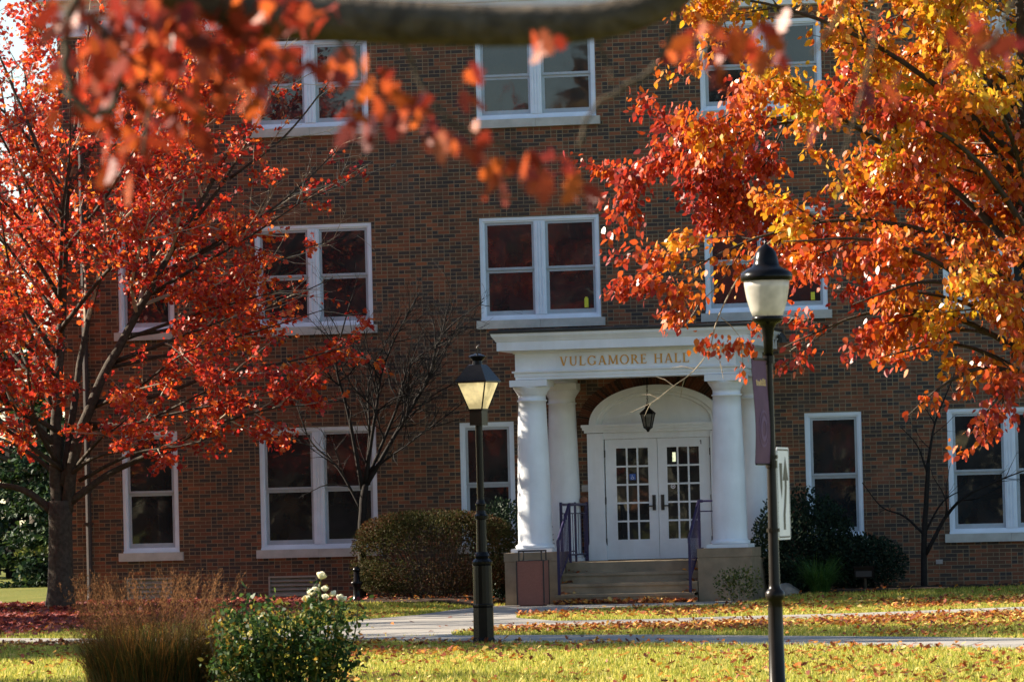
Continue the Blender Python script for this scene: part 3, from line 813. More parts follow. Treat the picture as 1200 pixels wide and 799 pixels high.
# ------------------------------------------------------------------ porch lantern
t = thing("hanging_lantern", "small black lantern hanging on a chain over the entrance doors", "lantern", (.10, -1.55, 3.03))
b = MB()
for k in range(22):
    z = .50+k*.036; a_ = (k % 2)*math.pi/2
    b.tube([(.010*math.cos(a_), .010*math.sin(a_), z), (.012*math.cos(a_), .012*math.sin(a_), z+.025), (0, 0, z+.044), (-.012*math.cos(a_), -.012*math.sin(a_), z+.025), (-.010*math.cos(a_), -.010*math.sin(a_), z)], .005, 4)
b.lathe([(.05, 1.225), (.055, 1.24), (.05, 1.25)], (0, 0, 0), 12)
b.build("chain", MAT['black'], t)
b = MB(); b.lathe([(.02, .50), (.03, .46), (.045, .44), (.04, .42), (.135, .335), (.150, .32), (.145, .305)], (0, 0, 0), 6, .3); b.build("lantern_cap", MAT['black'], t)
b = MB()
for k in range(6):
    a_ = .3+k*math.pi/3; b.tube([(.128*math.cos(a_), .128*math.sin(a_), .31), (.075*math.cos(a_), .075*math.sin(a_), .08)], .009, 4)
b.lathe([(.02, -.01), (.03, .02), (.05, .04), (.085, .065), (.085, .09)], (0, 0, 0), 6, .3); b.build("cage", MAT['black'], t)
b = MB(); b.lathe([(.07, .09), (.118, .305)], (0, 0, 0), 6, .3); b.build("lantern_glass", MAT['lanternglass'], t)

# ------------------------------------------------------------------ street lamps
t = thing("street_lamp", "black post lamp with a warm-paned four-sided lantern, standing before the hedge", "street lamp", (2.47, -27.63, 0), R(-14))
b = MB()
b.lathe([(.145, -.03), (.145, .06), (.135, .09), (.132, .46), (.138, .48), (.138, .5)], (0, 0, 0), 8)
b.lathe([(.125, .50), (.12, .51), (.118, .98), (.128, 1.0), (.13, 1.03), (.10, 1.06), (.085, 1.07), (.095, 1.10), (.085, 1.13), (.07, 1.15)], (0, 0, 0), 16)
b.lathe([(.066, 1.15), (.060, 1.55), (.085, 1.56), (.088, 1.60), (.062, 1.62), (.055, 1.66), (.058, 1.72), (.066, 1.735), (.066, 1.75), (.055, 1.76), (.044, 1.80), (.044, 2.74)], (0, 0, 0), 14)
b.build("post", MAT['black'], t, False)
S2 = math.sqrt(2)
b = MB(); b.lathe([(.084*S2, 2.72), (.084*S2, 2.90), (.094*S2, 2.905), (.094*S2, 2.925)], (0, 0, 0), 4, R(45)); b.build("lantern_base", MAT['bronze'], t)
b = MB(); b.lathe([(.09*S2, 2.925), (.19*S2, 3.245)], (0, 0, 0), 4, R(45)); b.build("lantern_glass", MAT['warmglass'], t)
for k in range(4):
    b = MB(); a_ = R(45+90*k); b.tube([(.092*S2*math.cos(a_), .092*S2*math.sin(a_), 2.925), (.193*S2*math.cos(a_), .193*S2*math.sin(a_), 3.25)], .010, 4)
    b.build("frame_bar", MAT['black'], t)
b = MB(); b.lathe([(.20*S2, 3.245), (.216*S2, 3.25), (.216*S2, 3.268), (.09*S2, 3.47), (.07*S2, 3.475)], (0, 0, 0), 4, R(45))
b.lathe([(.065, 3.47), (.06, 3.52), (.10, 3.555), (.115, 3.575), (.09, 3.59), (.03, 3.61), (.02, 3.62)], (0, 0, 0), 16)
b.tube([(0, 0, 3.61), (0, 0, 3.68), (.012, 0, 3.70), (.03, 0, 3.71)], .012, 6)
b.build("lantern_roof", MAT['black'], t)

t = thing("street_lamp", "dark street lamp with frosted bowl and domed cap, carrying the purple banner", "street lamp", (9.04, -47.53, 0))
b = MB()
b.lathe([(.11, -.02), (.11, .05), (.068, .10), (.060, .80), (.058, .86), (.072, .865), (.078, .89), (.078, .925), (.06, .945), (.05, .96), (.045, .99), (.028, 2.95), (.028, 2.98)], (0, 0, 0), 20)
b.build("post", MAT['bronze'], t, True)
b = MB(); b.lathe([(.036, 2.82), (.04, 2.98), (.045, 3.0), (.05, 3.05), (.075, 3.09), (.105, 3.10), (.125, 3.12), (.128, 3.15)], (0, 0, 0), 24); b.build("lamp_holder", MAT['black'], t, True)
b = MB(); b.lathe([(.118, 3.145), (.14, 3.20), (.165, 3.29), (.180, 3.38), (.185, 3.44)], (0, 0, 0), 28); b.build("lamp_bowl", MAT['frost'], t, True)
b = MB(); b.lathe([(.19, 3.435), (.208, 3.44), (.212, 3.47), (.205, 3.50), (.165, 3.53), (.12, 3.55), (.105, 3.57), (.10, 3.60), (.085, 3.66), (.06, 3.70), (.03, 3.72), (.012, 3.735), (.012, 3.76), (.004, 3.775)], (0, 0, 0), 28); b.build("lamp_cap", MAT['black'], t, True)
for z in (2.80, 1.955):
    b = MB(); b.lathe([(.046, z-.03), (.046, z+.03)], (0, 0, 0), 14); d = Vector((-.146, -.989, 0)).normalized()
    b.tube([(0, 0, z), tuple(d*.42+Vector((0, 0, z)))], .009, 6); b.build("banner_arm", MAT['bronze'], t)
# banner (its arms belong to the lamp); the cloth sags a little
bn = thing("street_banner", "narrow purple banner with gold lettering and a round seal on the pole", "banner", (9.04, -47.53, 0))
BD = Vector((-.146, -.989, 0)).normalized(); BN = Vector((-BD.y, BD.x, 0))
def bpt(u, v, w=0.):   # u along arm, v height
    k = (v-1.96)/.84
    s = .012*math.sin(k*math.pi)*math.sin(u*7)+.01*math.sin(k*5)
    p = BD*(.05+u)+BN*(s+w); return (p.x, p.y, v)
b = MB(); nu, nv = 10, 24; vs = []; fs = []
for s_ in (-.002, .002):
    for i in range(nu+1):
        for j in range(nv+1): vs.append(bpt(.40*i/nu, 1.96+.84*j/nv, s_))
o2 = (nu+1)*(nv+1)
for i in range(nu):
    for j in range(nv):
        q = (i*(nv+1)+j, i*(nv+1)+j+1, (i+1)*(nv+1)+j+1, (i+1)*(nv+1)+j); fs.append(q); fs.append(tuple(o2+z for z in q[::-1]))
b.add(vs, fs); b.build("cloth", MAT['banner'], bn)
for side in (-1, 1):
    b = MB()
    for k in range(28):
        a0, a1 = 2*math.pi*k/28, 2*math.pi*(k+1)/28
        for r0, r1 in ((.115, .13), (.055, .09)):
            b.add([bpt(.20+r*math.cos(an), 2.24+1.15*r*math.sin(an), side*.005) for r, an in ((r0, a0), (r1, a0), (r1, a1), (r0, a1))], [(0, 1, 2, 3)])
    b.build("seal", MAT['bannerlight'], bn)
    b = MB(); x = .06; rr = random.Random(5)
    while x < .33:
        w_ = rr.uniform(.012, .028); h_ = rr.uniform(.03, .06)
        b.add([bpt(x, 2.585, side*.005), bpt(x+w_, 2.585, side*.005), bpt(x+w_, 2.585+h_, side*.005), bpt(x, 2.585+h_, side*.005)], [(0, 1, 2, 3)]); x += w_+.012
    b.build("gold_text", MAT['gold'], bn)
# road sign
SD = Vector((.06, .998, 0)).normalized(); SN = Vector((SD.y, -SD.x, 0))
sg = thing("road_sign", "white rectangular road sign with black keep-right arrow on the lamp pole", "road sign", (9.04, -47.53, 0))
def spt(u, v, w): p = SD*(.09+u)+SN*(.02+w); return (p.x, p.y, v)
def rrect(w_, h_, r_, n=5):
    out = []
    for cx, cy, a0 in ((w_-r_, r_, -90), (w_-r_, h_-r_, 0), (r_, h_-r_, 90), (r_, r_, 180)):
        for k in range(n+1): out.append((cx+r_*math.cos(R(a0+90*k/n)), cy+r_*math.sin(R(a0+90*k/n))))
    return out
z0 = 1.345; W_, H_ = .50, .75
b = MB(); b.prism([(u, z0+v) for u, v in rrect(W_, H_, .04)], spt, .004); b.build("sign_plate", MAT['signwhite'], sg)
b = MB()
oo, ii = rrect(W_-.03, H_-.03, .03), rrect(W_-.056, H_-.056, .024)
for k in range(len(oo)):
    k2 = (k+1) % len(oo)
    b.add([spt(.015+oo[k][0], z0+.015+oo[k][1], .0052), spt(.015+oo[k2][0], z0+.015+oo[k2][1], .0052), spt(.028+ii[k2][0], z0+.028+ii[k2][1], .0052), spt(.028+ii[k][0], z0+.028+ii[k][1], .0052)], [(0, 1, 2, 3)])
arr = [(.26, .08), (.26, .20), (.31, .33), (.335, .42), (.335, .50)]
for k in range(4):
    (x0, y0), (x1, y1) = arr[k], arr[k+1]; b.add([spt(x0-.04, z0+y0, .0056), spt(x0+.04, z0+y0, .0056), spt(x1+.04, z0+y1, .0056), spt(x1-.04, z0+y1, .0056)], [(0, 1, 2, 3)])
b.add([spt(.22, z0+.48, .0056), spt(.45, z0+.48, .0056), spt(.335, z0+.68, .0056)], [(0, 1, 2)])
b.add([spt(.09, z0+.62, .0056), spt(.21, z0+.62, .0056), spt(.20, z0+.42, .0056), spt(.17, z0+.33, .0056), spt(.13, z0+.42, .0056)], [(0, 1, 2, 3, 4)])
b.build("arrow_symbol", MAT['signblack'], sg)
for z in (z0+.08, z0+.67):
    b = MB(); b.tube([(0, 0, z), spt(.02, z, -.012), spt(.30, z, -.012)], .010, 5); b.lathe([(.054, z-.015), (.054, z+.015)], (0, 0, 0), 12)
    b.build("bracket", MAT['bronze'], sg)

# ------------------------------------------------------------------ small things by the porch
t = thing("trash_can", "red aggregate trash can with an open metal top beside the steps", "trash can", (-1.55, -4.15, .012))
b = MB(); b.box(-.235, .235, -.235, .235, .02, .78); b.box(-.20, .20, -.20, .20, -.005, .02); b.build("body", MAT['aggregate'], t)
for sx in (-1, 1):
    for sy in (-1, 1):
        b = MB(); b.box(sx*.237-.010, sx*.237+.010, sy*.237-.010, sy*.237+.010, .02, .79); b.build("corner_trim", MAT['dark'], t)
b = MB()
for sx in (-1, 1):
    for sy in (-1, 1): b.tube([(sx*.20, sy*.20, .78), (sx*.20, sy*.20, .955)], .014, 6)
for q in (((-.21, -.2), (.21, -.2)), ((-.21, .2), (.21, .2)), ((-.2, -.21), (-.2, .21)), ((.2, -.21), (.2, .21))): b.tube([(*q[0], .955), (*q[1], .955)], .016, 6)
b.box(-.22, .22, -.22, .22, .782, .795)
b.build("lid", MAT['dark'], t)

t = thing("bollard", "dark metal bollard with a flared collar at the hedge end", "bollard", (-4.98, -2.95, float(gz(-4.98, -2.95))))
b = MB(); b.lathe([(.11, -.02), (.11, .04), (.075, .08), (.07, .26), (.085, .30), (.11, .33), (.115, .36), (.06, .38), (.055, .56)], (0, 0, 0), 16); b.build("shaft", MAT['black'], t, True)
b = MB(); b.lathe([(.07, .56), (.075, .58), (.05, .62), (.01, .64)], (0, 0, 0), 16); b.build("cap", MAT['black'], t, True)

t = thing("flood_light", "low dark floodlight box on a short stem in the planting bed", "flood light", (4.0, -2.2, float(gz(4, -2.2))))
b = MB(); b.tube([(0, 0, -.05), (0, 0, .22)], .035, 10); b.build("stem", MAT['bronze'], t)
b = MB(); b.box(-.17, .17, -.10, .10, .22, .40); b.box(-.18, .18, -.13, .11, .40, .43); b.build("housing", MAT['black'], t)
b = MB(); b.box(-.14, .14, -.104, -.1005, .245, .345); b.build("lens", MAT['dark'], t)

rng = np.random.default_rng(11)
b = MB(); b.lathe([(.05, -.12), (.24, -.08), (.27, .04), (.23, .14), (.13, .21), (.02, .23)], (0, 0, 0), 22)
V = np.array(b.v); 
for k in range(5):
    d_ = rng.normal(0, 1, 3); d_ /= np.linalg.norm(d_); off = .19; dist = V@d_; V -= np.outer(np.maximum(0, dist-off)*.8, d_)
V *= np.array([1, .8, 1])*(1+rng.normal(0, .025, (len(V), 1))); b.v = [tuple(q) for q in V]
o = b.build("boulder", MAT['rock'], None, True, (2.78, -3.25, .07)); tag(o, "grey rounded boulder at the edge of the right bed", "boulder")

# ------------------------------------------------------------------ shrubs and plants
def bush(name, label, cat, c, rad, n, size, shape, material, seed, stems=14, stem_mat=None, stem_r=.012, low=.0, flat=0., lump=.25, stem_h=.8, shell=.55):
    rng = np.random.default_rng(seed)
    t = thing(name, label, cat, (c[0], c[1], float(gz(c[0], c[1]))))
    d = rng.normal(0, 1, (n, 3)); d /= np.linalg.norm(d, axis=1, keepdims=True)
    nl = 9; ld = rng.normal(0, 1, (nl, 3)); ld /= np.linalg.norm(ld, axis=1, keepdims=True); lw = rng.uniform(-1, 1, nl)
    rr = 1+lump*np.sum(lw[None]*np.exp(6*(d@ld.T-1)), 1)
    r = rng.uniform(shell, 1, n)**.7
    P = d*(r*rr)[:, None]
    if flat: P[:, 2] = np.sign(P[:, 2])*np.abs(P[:, 2])**(1-flat); P[:, 0] = np.sign(P[:, 0])*np.abs(P[:, 0])**(1-flat*.6)
    P = P*np.array([rad[0], rad[1], rad[2]])
    P[:, 2] += rad[2]*.96
    P = P[P[:, 2] > low*rng.uniform(.3, 1.7, n)]
    N = len(P)
    ax = P-np.array([0, 0, rad[2]*.6]); ax = ax/np.linalg.norm(ax, axis=1, keepdims=True)+rng.normal(0, .7, (N, 3))+np.array([0, 0, .15])
    nm = rng.normal(0, 1, (N, 3))+np.array([0, 0, .6])
    leaves("foliage", P, ax, nm, size*rng.uniform(.6, 1.3, N), shape, material, t, rng=rng)
    s = MB()
    for k in range(stems):
        a_ = rng.uniform(0, 2*math.pi); q = rng.uniform(.2, .8)
        top = np.array([rad[0]*q*math.cos(a_), rad[1]*q*math.sin(a_), rad[2]*2*stem_h*rng.uniform(.7, 1.1)])
        bs = np.array([top[0]*.35, top[1]*.35, -.03]); mid = (bs+top)/2+np.array([top[0]*.0, 0, .05])+rng.normal(0, .03, 3)
        s.tube([bs, mid, top], [stem_r, stem_r*.8, stem_r*.4], 5)
    s.build("stems", stem_mat or MAT['darkbark'], t)
    return t
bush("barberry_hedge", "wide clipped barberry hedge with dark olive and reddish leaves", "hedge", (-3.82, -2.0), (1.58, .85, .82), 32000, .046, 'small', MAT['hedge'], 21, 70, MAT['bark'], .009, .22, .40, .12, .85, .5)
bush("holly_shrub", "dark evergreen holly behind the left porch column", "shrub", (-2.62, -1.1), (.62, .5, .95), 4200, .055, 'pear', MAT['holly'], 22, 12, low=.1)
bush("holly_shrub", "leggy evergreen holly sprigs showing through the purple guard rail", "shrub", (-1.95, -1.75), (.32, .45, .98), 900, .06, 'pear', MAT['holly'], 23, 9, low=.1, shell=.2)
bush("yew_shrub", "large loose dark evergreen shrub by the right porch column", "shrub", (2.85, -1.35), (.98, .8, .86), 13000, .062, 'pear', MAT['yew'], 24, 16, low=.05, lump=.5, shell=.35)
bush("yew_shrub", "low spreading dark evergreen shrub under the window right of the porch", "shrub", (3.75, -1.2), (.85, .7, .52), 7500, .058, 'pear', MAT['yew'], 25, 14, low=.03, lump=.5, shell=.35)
bush("green_shrub", "small sparse yellow-green shrub in front of the right pedestal", "shrub", (2.08, -4.35), (.42, .38, .33), 800, .05, 'pear', MAT['greenshrub'], 26, 16, MAT['twig'], .006, shell=.2)

def blades(name, n, c, spread, length, width, droop, material, parent, rng, seg=5, lean=.5, taper=1.):
    V = []; a_ = rng.uniform(0, 2*math.pi, n); r_ = spread*np.sqrt(rng.uniform(0, 1, n))
    base = np.stack([c[0]+r_*np.cos(a_), c[1]+r_*np.sin(a_), np.full(n, c[2])], 1)
    az = a_+rng.normal(0, .7, n); L = length*rng.uniform(.55, 1.1, n)
    out = np.stack([np.cos(az), np.sin(az), np.zeros(n)], 1); wv = np.stack([-np.sin(az), np.cos(az), np.zeros(n)], 1)
    th = lean*rng.uniform(.05, 1, n); dr = droop*rng.uniform(.4, 1.6, n)
    p = base.copy(); rows = []
    for i in range(seg+1):
        t = i/seg; w = width*(1-t**1.5*.92*taper)
        rows.append((p-wv*w/2, p+wv*w/2))
        ang = th+dr*t
        p = p+(out*np.sin(ang)[:, None]+np.array([0, 0, 1.])*np.cos(ang)[:, None])*(L/seg)[:, None]
    V = np.stack([q for r in rows for q in r], 1)      # n, 2(seg+1), 3
    m_ = 2*(seg+1); F = []
    for i in range(seg): F.append(np.array([2*i, 2*i+1, 2*i+3, 2*i+2]))
    F = (np.arange(n)[:, None, None]*m_+np.array(F)[None]).reshape(-1, 4)
    fast_mesh(name, V.reshape(-1, 3), F, material, parent, True)
    return p, out
rng = np.random.default_rng(31)
t = thing("grass_tuft", "bright green arching clump of ornamental grass beside the boulder", "ornamental grass", (3.36, -3.3, float(gz(3.36, -3.3))))
blades("blades", 700, (0, 0, 0), .16, .78, .012, 1.5, MAT['tuft'], t, rng)
t = thing("fountain_grass", "tall clump of straw-coloured fountain grass with feathery plumes", "ornamental grass", (2.36, -42.3, 0))
blades("blades", 5200, (0, 0, 0), .60, .80, .0065, .75, MAT['straw'], t, rng, lean=.36)
tips, outs = blades("stalks", 560, (0, 0, 0), .54, .82, .004, .3, MAT['straw'], t, rng, lean=.22)
pp = []; aa = []
for p, o_ in zip(tips, outs):
    for k in range(24):
        s = rng.uniform(0, 1); q = p+np.array([0, 0, -.02])+(o_*.35+np.array([0, 0, .85]))*.30*(s-.45)
        pp.append(q+rng.normal(0, .006, 3)); aa.append(o_*.4+np.array([0, 0, 1.])+rng.normal(0, .5, 3))
leaves("plumes", np.array(pp), np.array(aa), rng.normal(0, 1, (len(pp), 3)), np.full(len(pp), .036), 'needle', MAT['plume'], t, rng=rng)

# rose bush
rt_ = thing("rose_bush", "leafy rose bush with pale yellow and white blooms in the foreground", "rose bush", (3.93, -43.15, 0))
rng = np.random.default_rng(41); cn = MB(); pos = []; ax = []
for k in range(58):
    a_ = rng.uniform(0, 2*math.pi); top = np.array([rng.uniform(-.68, .62), rng.uniform(-.4, .4), rng.uniform(.26, .92)])
    if top[0] > .2: top[2] *= 1.12
    bs = np.array([top[0]*.62, top[1]*.5, -.03]); mid = (bs+top)*.5+np.array([top[0]*.12, 0, .1])
    pts = [bs, (bs+mid)/2+rng.normal(0, .02, 3), mid, (mid+top)/2+rng.normal(0, .02, 3), top]
    cn.tube(pts, [.010, .009, .008, .006, .004], 5)
    for _ in range(78):
        s = rng.uniform(.12, 1); i = min(int(s*4), 3); q = pts[i]+(pts[i+1]-pts[i])*(s*4-i)
        pos.append(q+rng.normal(0, .06, 3)); ax.append(rng.normal(0, 1, 3)+np.array([0, 0, .1]))
pos = np.array(pos); N = len(pos)
SPOT = [(.285, 1.105, .048, 0), (.20, .955, .04, 1), (.255, .975, .036, 0), (.155, .90, .038, 2), (.16, .87, .028, 1), (.33, .985, .036, 2), (.40, .94, .034, 0), (.37, .915, .034, 2), (.45, .90, .04, 2), (.50, .89, .03, 2), (.455, .64, .042, 2), (-.28, .73, .032, 2)]
for x, z, r_, c_ in SPOT:
    y = float(rng.uniform(-.25, .05)); cn.tube([(x*.6, y*.5, .3), (x*.9, y*.9, z-.25), (x, y, z-.02)], [.007, .006, .004], 5)
    n = 26; q = np.stack([x+rng.normal(0, .05, n), y+rng.normal(0, .05, n), z-.06-rng.uniform(0, .25, n)], 1)
    pos = np.concatenate([pos, q]); ax = list(ax)+list(rng.normal(0, 1, (n, 3)))
    b = MB()
    for ring in range(4):
        rr_ = r_*(.25+.25*ring); n_ = 4+ring; hh = r_*(1.25-.22*ring)
        for k in range(n_):
            a0 = 2*math.pi*(k+.5*ring)/n_+ring*.4; vs = []
            for i in range(4):
                for j in range(4):
                    aa_ = a0+(i/3-.5)*2*math.pi/n_*1.35; tt = j/3
                    rad_ = rr_*(.30+.75*math.sin(tt*(2.0-.12*ring))); vs.append((rad_*math.cos(aa_), rad_*math.sin(aa_), r_*(-.6+(1.5-.17*ring)*tt-.14*(abs(i/3-.5)*2)**2*tt)))
            b.add(vs, [(i*4+j, i*4+j+1, i*4+j+5, i*4+j+4) for i in range(3) for j in range(3)])
    ob = b.build("rose_bloom", MAT['petal'], rt_, True, (x, y, z-.02)); ob.rotation_euler = (float(rng.normal(.25, .3)), float(rng.normal(0, .35)), float(rng.uniform(0, 6)))
cn.build("canes", MAT['greenshrub'], rt_)
leaves("foliage", pos, np.array(ax), rng.normal(0, 1, (len(pos), 3))+np.array([0, 0, .8]), .058*rng.uniform(.6, 1.2, len(pos)), 'pear', MAT['roseleaf'], rt_, rng=rng)
bush("perennial", "sparse yellowing perennial between the fountain grass and rose bush", "plant", (3.13, -42.6), (.24, .25, .40), 500, .045, 'pear', MAT['weed'], 44, 14, MAT['twig'], .004, shell=.1)

# ------------------------------------------------------------------ bare trees by the wall
def bare_tree(name, label, base, limbs, seed, r, density, mat_):
    t = thing(name, label, "tree", (base[0], base[1], float(gz(*base))))
    T = Tree(seed, step=.14, wob=.13, trop=(0, .05, .04, .03), nper=(0, density, density*1.25, 0), ang=(0, 42, 42, 40), ratio=(0, .42, .55, .5), minr=.0035, ok=lambda q: q[1] < -base[1]-.05)
    for k, (pts, ra, rb_) in enumerate(limbs):
        P = [(x-base[0], dy, z) for x, z, dy in pts]
        T.limb(P, ra, rb_, 1, kids=(k > 0), start=.15)
    T.wood.build("trunk", mat_, t, True); T.tw.build("twigs", mat_, t)
    return t
L3 = lambda pts, dy: [(x, z, dy*(i/max(1, len(pts)-1))**1.2) for i, (x, z) in enumerate(pts)]
bare_tree("bare_tree", "bare spreading small tree with dark twigs behind the hedge", (-5.26, -1.4), [
    (L3([(-5.26, -.1), (-5.22, 1.4), (-5.15, 2.1)], 0), .085, .065),
    (L3([(-5.15, 2.05), (-4.46, 3.16), (-3.96, 4.0), (-3.71, 4.76), (-2.95, 5.35)], .3), .05, .010),
    (L3([(-5.2, 2.0), (-5.4, 3.4), (-5.54, 4.35), (-5.2, 5.4)], -.6), .045, .010),
    (L3([(-5.15, 2.1), (-4.93, 3.25), (-4.67, 4.33), (-4.0, 5.5)], -.3), .045, .010),
    (L3([(-5.21, 1.6), (-5.67, 2.4), (-6.2, 2.9), (-6.5, 3.6)], .4), .03, .008),
    (L3([(-5.1, 2.2), (-4.6, 3.4), (-4.3, 4.3), (-3.3, 4.9)], .7), .035, .008),
    (L3([(-5.18, 1.9), (-5.1, 3.0), (-5.15, 4.0), (-4.6, 5.2)], .9), .035, .008),
    (L3([(-5.1, 2.3), (-4.0, 3.0), (-3.2, 3.5)], -.5), .03, .007)], 51, .08, 6.8, MAT['darkbark'])
bare_tree("bare_sapling", "slender leafless sapling against the wall right of the porch", (4.94, -1.2), [
    (L3([(4.93, -.1), (4.95, .86), (5.02, 1.62), (5.06, 2.22)], 0), .062, .038),
    (L3([(5.06, 2.2), (5.21, 2.97), (5.6, 3.87)], .2), .034, .008),
    (L3([(4.97, .6), (5.45, 1.38), (5.99, 1.74), (6.9, 2.08)], -.2), .045, .010),
    (L3([(4.95, .95), (4.61, 1.29), (4.24, 1.45), (3.9, 1.9)], -.2), .03, .008),
    (L3([(4.98, 1.0), (5.3, 1.53), (5.7, 1.75)], .2), .026, .008),
    (L3([(5.05, 2.0), (4.87, 2.53), (4.55, 2.9)], .1), .024, .006)], 52, .06, 3.6, MAT['darkbark'])

# ------------------------------------------------------------------ red maple on the left
MX, MY = -10.3, -3.5
mg = float(gz(MX, MY))
def mok(q):
    x, y = q[0]+MX, q[1]+MY
    return not (x > -11.5 and y > -.12 and q[2] < 11.5)
T = Tree(61, step=.35, wob=.10, trop=(0, .03, .03, .02), nper=(0, 2.5, 4.2, 0), ang=(0, 48, 48, 40), ratio=(0, .40, .42, .5), minr=.004, ok=mok, start=.22)
T.twlvl = 2; T.vf = .28
def ml(pts, ra, rb_, dy, kids=True, start=None):
    n = len(pts); T.limb([(x-MX, dy*(i/(n-1))**1.1, z) for i, (x, z) in enumerate(pts)], ra, rb_, 1, kids, start)
# trunk with root flare
T.wood.tube([(0, 0, -.1), (0, 0, .08), (.01, 0, .35), (.02, 0, .9), (.03, 0, 1.5), (.04, 0, 1.95)], [.34, .28, .24, .22, .21, .22], 14)
ml([(-10.30, 1.7), (-10.36, 3.0), (-10.25, 4.4), (-10.16, 5.7), (-10.08, 7.2), (-9.9, 8.7), (-9.6, 10.6)], .125, .02, .3, True, .35)
ml([(-10.16, 1.75), (-9.9, 3.0), (-9.40, 4.1), (-8.8, 5.08), (-8.2, 6.05), (-7.5, 7.1), (-6.75, 8.3), (-6.0, 9.4)], .12, .02, -.5, True, .4)
ml([(-10.2, 2.2), (-10.05, 3.6), (-9.8, 5.2), (-9.3, 6.8), (-8.6, 8.4), (-7.9, 10.2)], .08, .015, 1.2, True, .35)
ml([(-10.1, 1.9), (-9.31, 2.4), (-8.2, 2.85), (-7.25, 3.2), (-6.3, 3.45), (-5.5, 3.5)], .075, .010, -.9)
ml([(-9.6, 3.7), (-8.5, 3.75), (-7.2, 4.15), (-5.9, 4.3), (-4.75, 4.55)], .055, .008, -.4)
ml([(-9.7, 3.3), (-8.6, 3.3), (-7.4, 3.7), (-6.5, 4.0)], .05, .008, -1.9)
ml([(-8.95, 4.86), (-7.84, 5.0), (-6.6, 5.25), (-5.3, 5.8)], .05, .008, .6)
ml([(-9.2, 4.4), (-8.1, 4.7), (-7.0, 5.0), (-5.9, 5.2)], .05, .008, -1.6)
ml([(-8.5, 5.6), (-7.4, 6.1), (-6.3, 6.6), (-5.0, 7.3)], .045, .008, -1.2, True, .1)
ml([(-8.2, 6.0), (-7.0, 6.6), (-5.9, 7.4), (-5.1, 8.2)], .045, .008, .8)
ml([(-7.8, 6.7), (-7.0, 7.6), (-6.3, 8.6), (-5.6, 9.6)], .04, .008, -.8)
ml([(-10.2, 5.0), (-9.2, 5.9), (-8.2, 6.6), (-7.2, 7.8)], .05, .008, -2.2)
ml([(-10.1, 6.4), (-9.2, 7.3), (-8.3, 8.4), (-7.4, 9.6)], .05, .008, -1.4)
ml([(-10.0, 7.4), (-9.4, 8.6), (-8.8, 9.9), (-8.2, 11.2)], .045, .008, .5)
ml([(-7.6, 6.3), (-6.4, 6.9), (-5.4, 7.2), (-4.4, 7.6)], .03, .006, -.4, True, .1)
ml([(-7.9, 5.5), (-6.6, 5.9), (-5.6, 6.3), (-4.6, 6.5)], .03, .006, -.2, True, .1)
ml([(-7.0, 7.6), (-6.0, 8.3), (-5.2, 9.2), (-4.6, 10.0)], .03, .006, .1, True, .1)
ml([(-9.9, 2.3), (-8.8, 2.75), (-7.8, 2.85), (-7.0, 3.0)], .04, .007, -1.2)
ml([(-9.7, 3.2), (-8.3, 3.4), (-7.0, 3.6), (-5.9, 3.8)], .04, .007, -1.0)
ml([(-9.3, 4.3), (-7.8, 4.55), (-6.4, 4.85), (-5.0, 5.2)], .04, .007, -.9)
ml([(-9.0, 4.8), (-7.5, 5.2), (-6.2, 5.45), (-5.3, 5.6)], .04, .007, -1.6)
ml([(-9.6, 3.6), (-8.6, 3.9), (-7.6, 4.4), (-6.8, 4.6)], .04, .007, -2.4)
ml([(-10.0, 2.5), (-9.3, 3.0), (-8.7, 3.2), (-8.0, 3.5)], .04, .007, -2.6)
ml([(-10.1, 7.5), (-10.9, 8.6), (-11.8, 9.4), (-12.6, 10.0)], .04, .008, 1.0)
ml([(-10.2, 6.2), (-11.2, 7.5), (-12.0, 8.5), (-12.8, 9.2)], .04, .008, -1.8)
ml([(-10.2, 6.8), (-10.8, 7.9), (-11.2, 8.9), (-11.5, 9.9)], .04, .008, -1.2)
ml([(-10.2, 5.2), (-11.1, 6.3), (-11.8, 7.2), (-12.3, 8.2)], .04, .008, 1.4)
ml([(-10.3, 3.2), (-10.9, 3.6), (-11.4, 3.4), (-12, 3.5)], .05, .008, -2.0)
ml([(-10.3, 2.4), (-11.0, 2.9), (-11.8, 3.2), (-12.6, 3.3)], .05, .008, .6)
ml([(-10.3, 4.2), (-11.0, 5.0), (-11.6, 5.4), (-12.4, 5.7)], .05, .008, -1.6)
ml([(-10.4, 1.75), (-10.91, 2.15), (-11.5, 2.3), (-12.6, 2.7), (-13.6, 3.0)], .085, .012, -.3)
ml([(-10.38, 3.0), (-11.1, 3.7), (-12.0, 4.3), (-13.3, 4.8)], .07, .010, -1.0)
ml([(-10.3, 3.6), (-11.2, 4.6), (-12.2, 5.5), (-13.2, 6.0)], .06, .010, 1.5)
ml([(-10.3, 4.6), (-11.2, 5.8), (-12.2, 6.9), (-13.3, 7.7)], .06, .010, .2)
ml([(-10.2, 5.6), (-11.0, 7.0), (-11.9, 8.4), (-12.7, 9.6)], .055, .010, -.8)
ml([(-10.1, 7.0), (-10.7, 8.6), (-11.3, 10.0), (-11.7, 11.3)], .05, .010, .4)
ml([(-10.3, 2.6), (-10.4, 3.3), (-10.2, 4.0), (-9.9, 4.6)], .055, .008, -3.0)
ml([(-10.3, 3.9), (-10.6, 5.2), (-10.6, 6.3), (-10.4, 7.3)], .05, .008, -2.8)
ml([(-10.2, 2.5), (-10.8, 3.1), (-11.3, 3.6), (-11.8, 4.2)], .05, .008, -2.6)
ml([(-10.2, 5.5), (-9.9, 6.9), (-9.5, 8.0), (-9.2, 9.0)], .045, .008, -2.4)
ml([(-10.1, 2.4), (-9.4, 2.7), (-8.6, 2.8), (-7.9, 3.0)], .045, .008, -2.2)
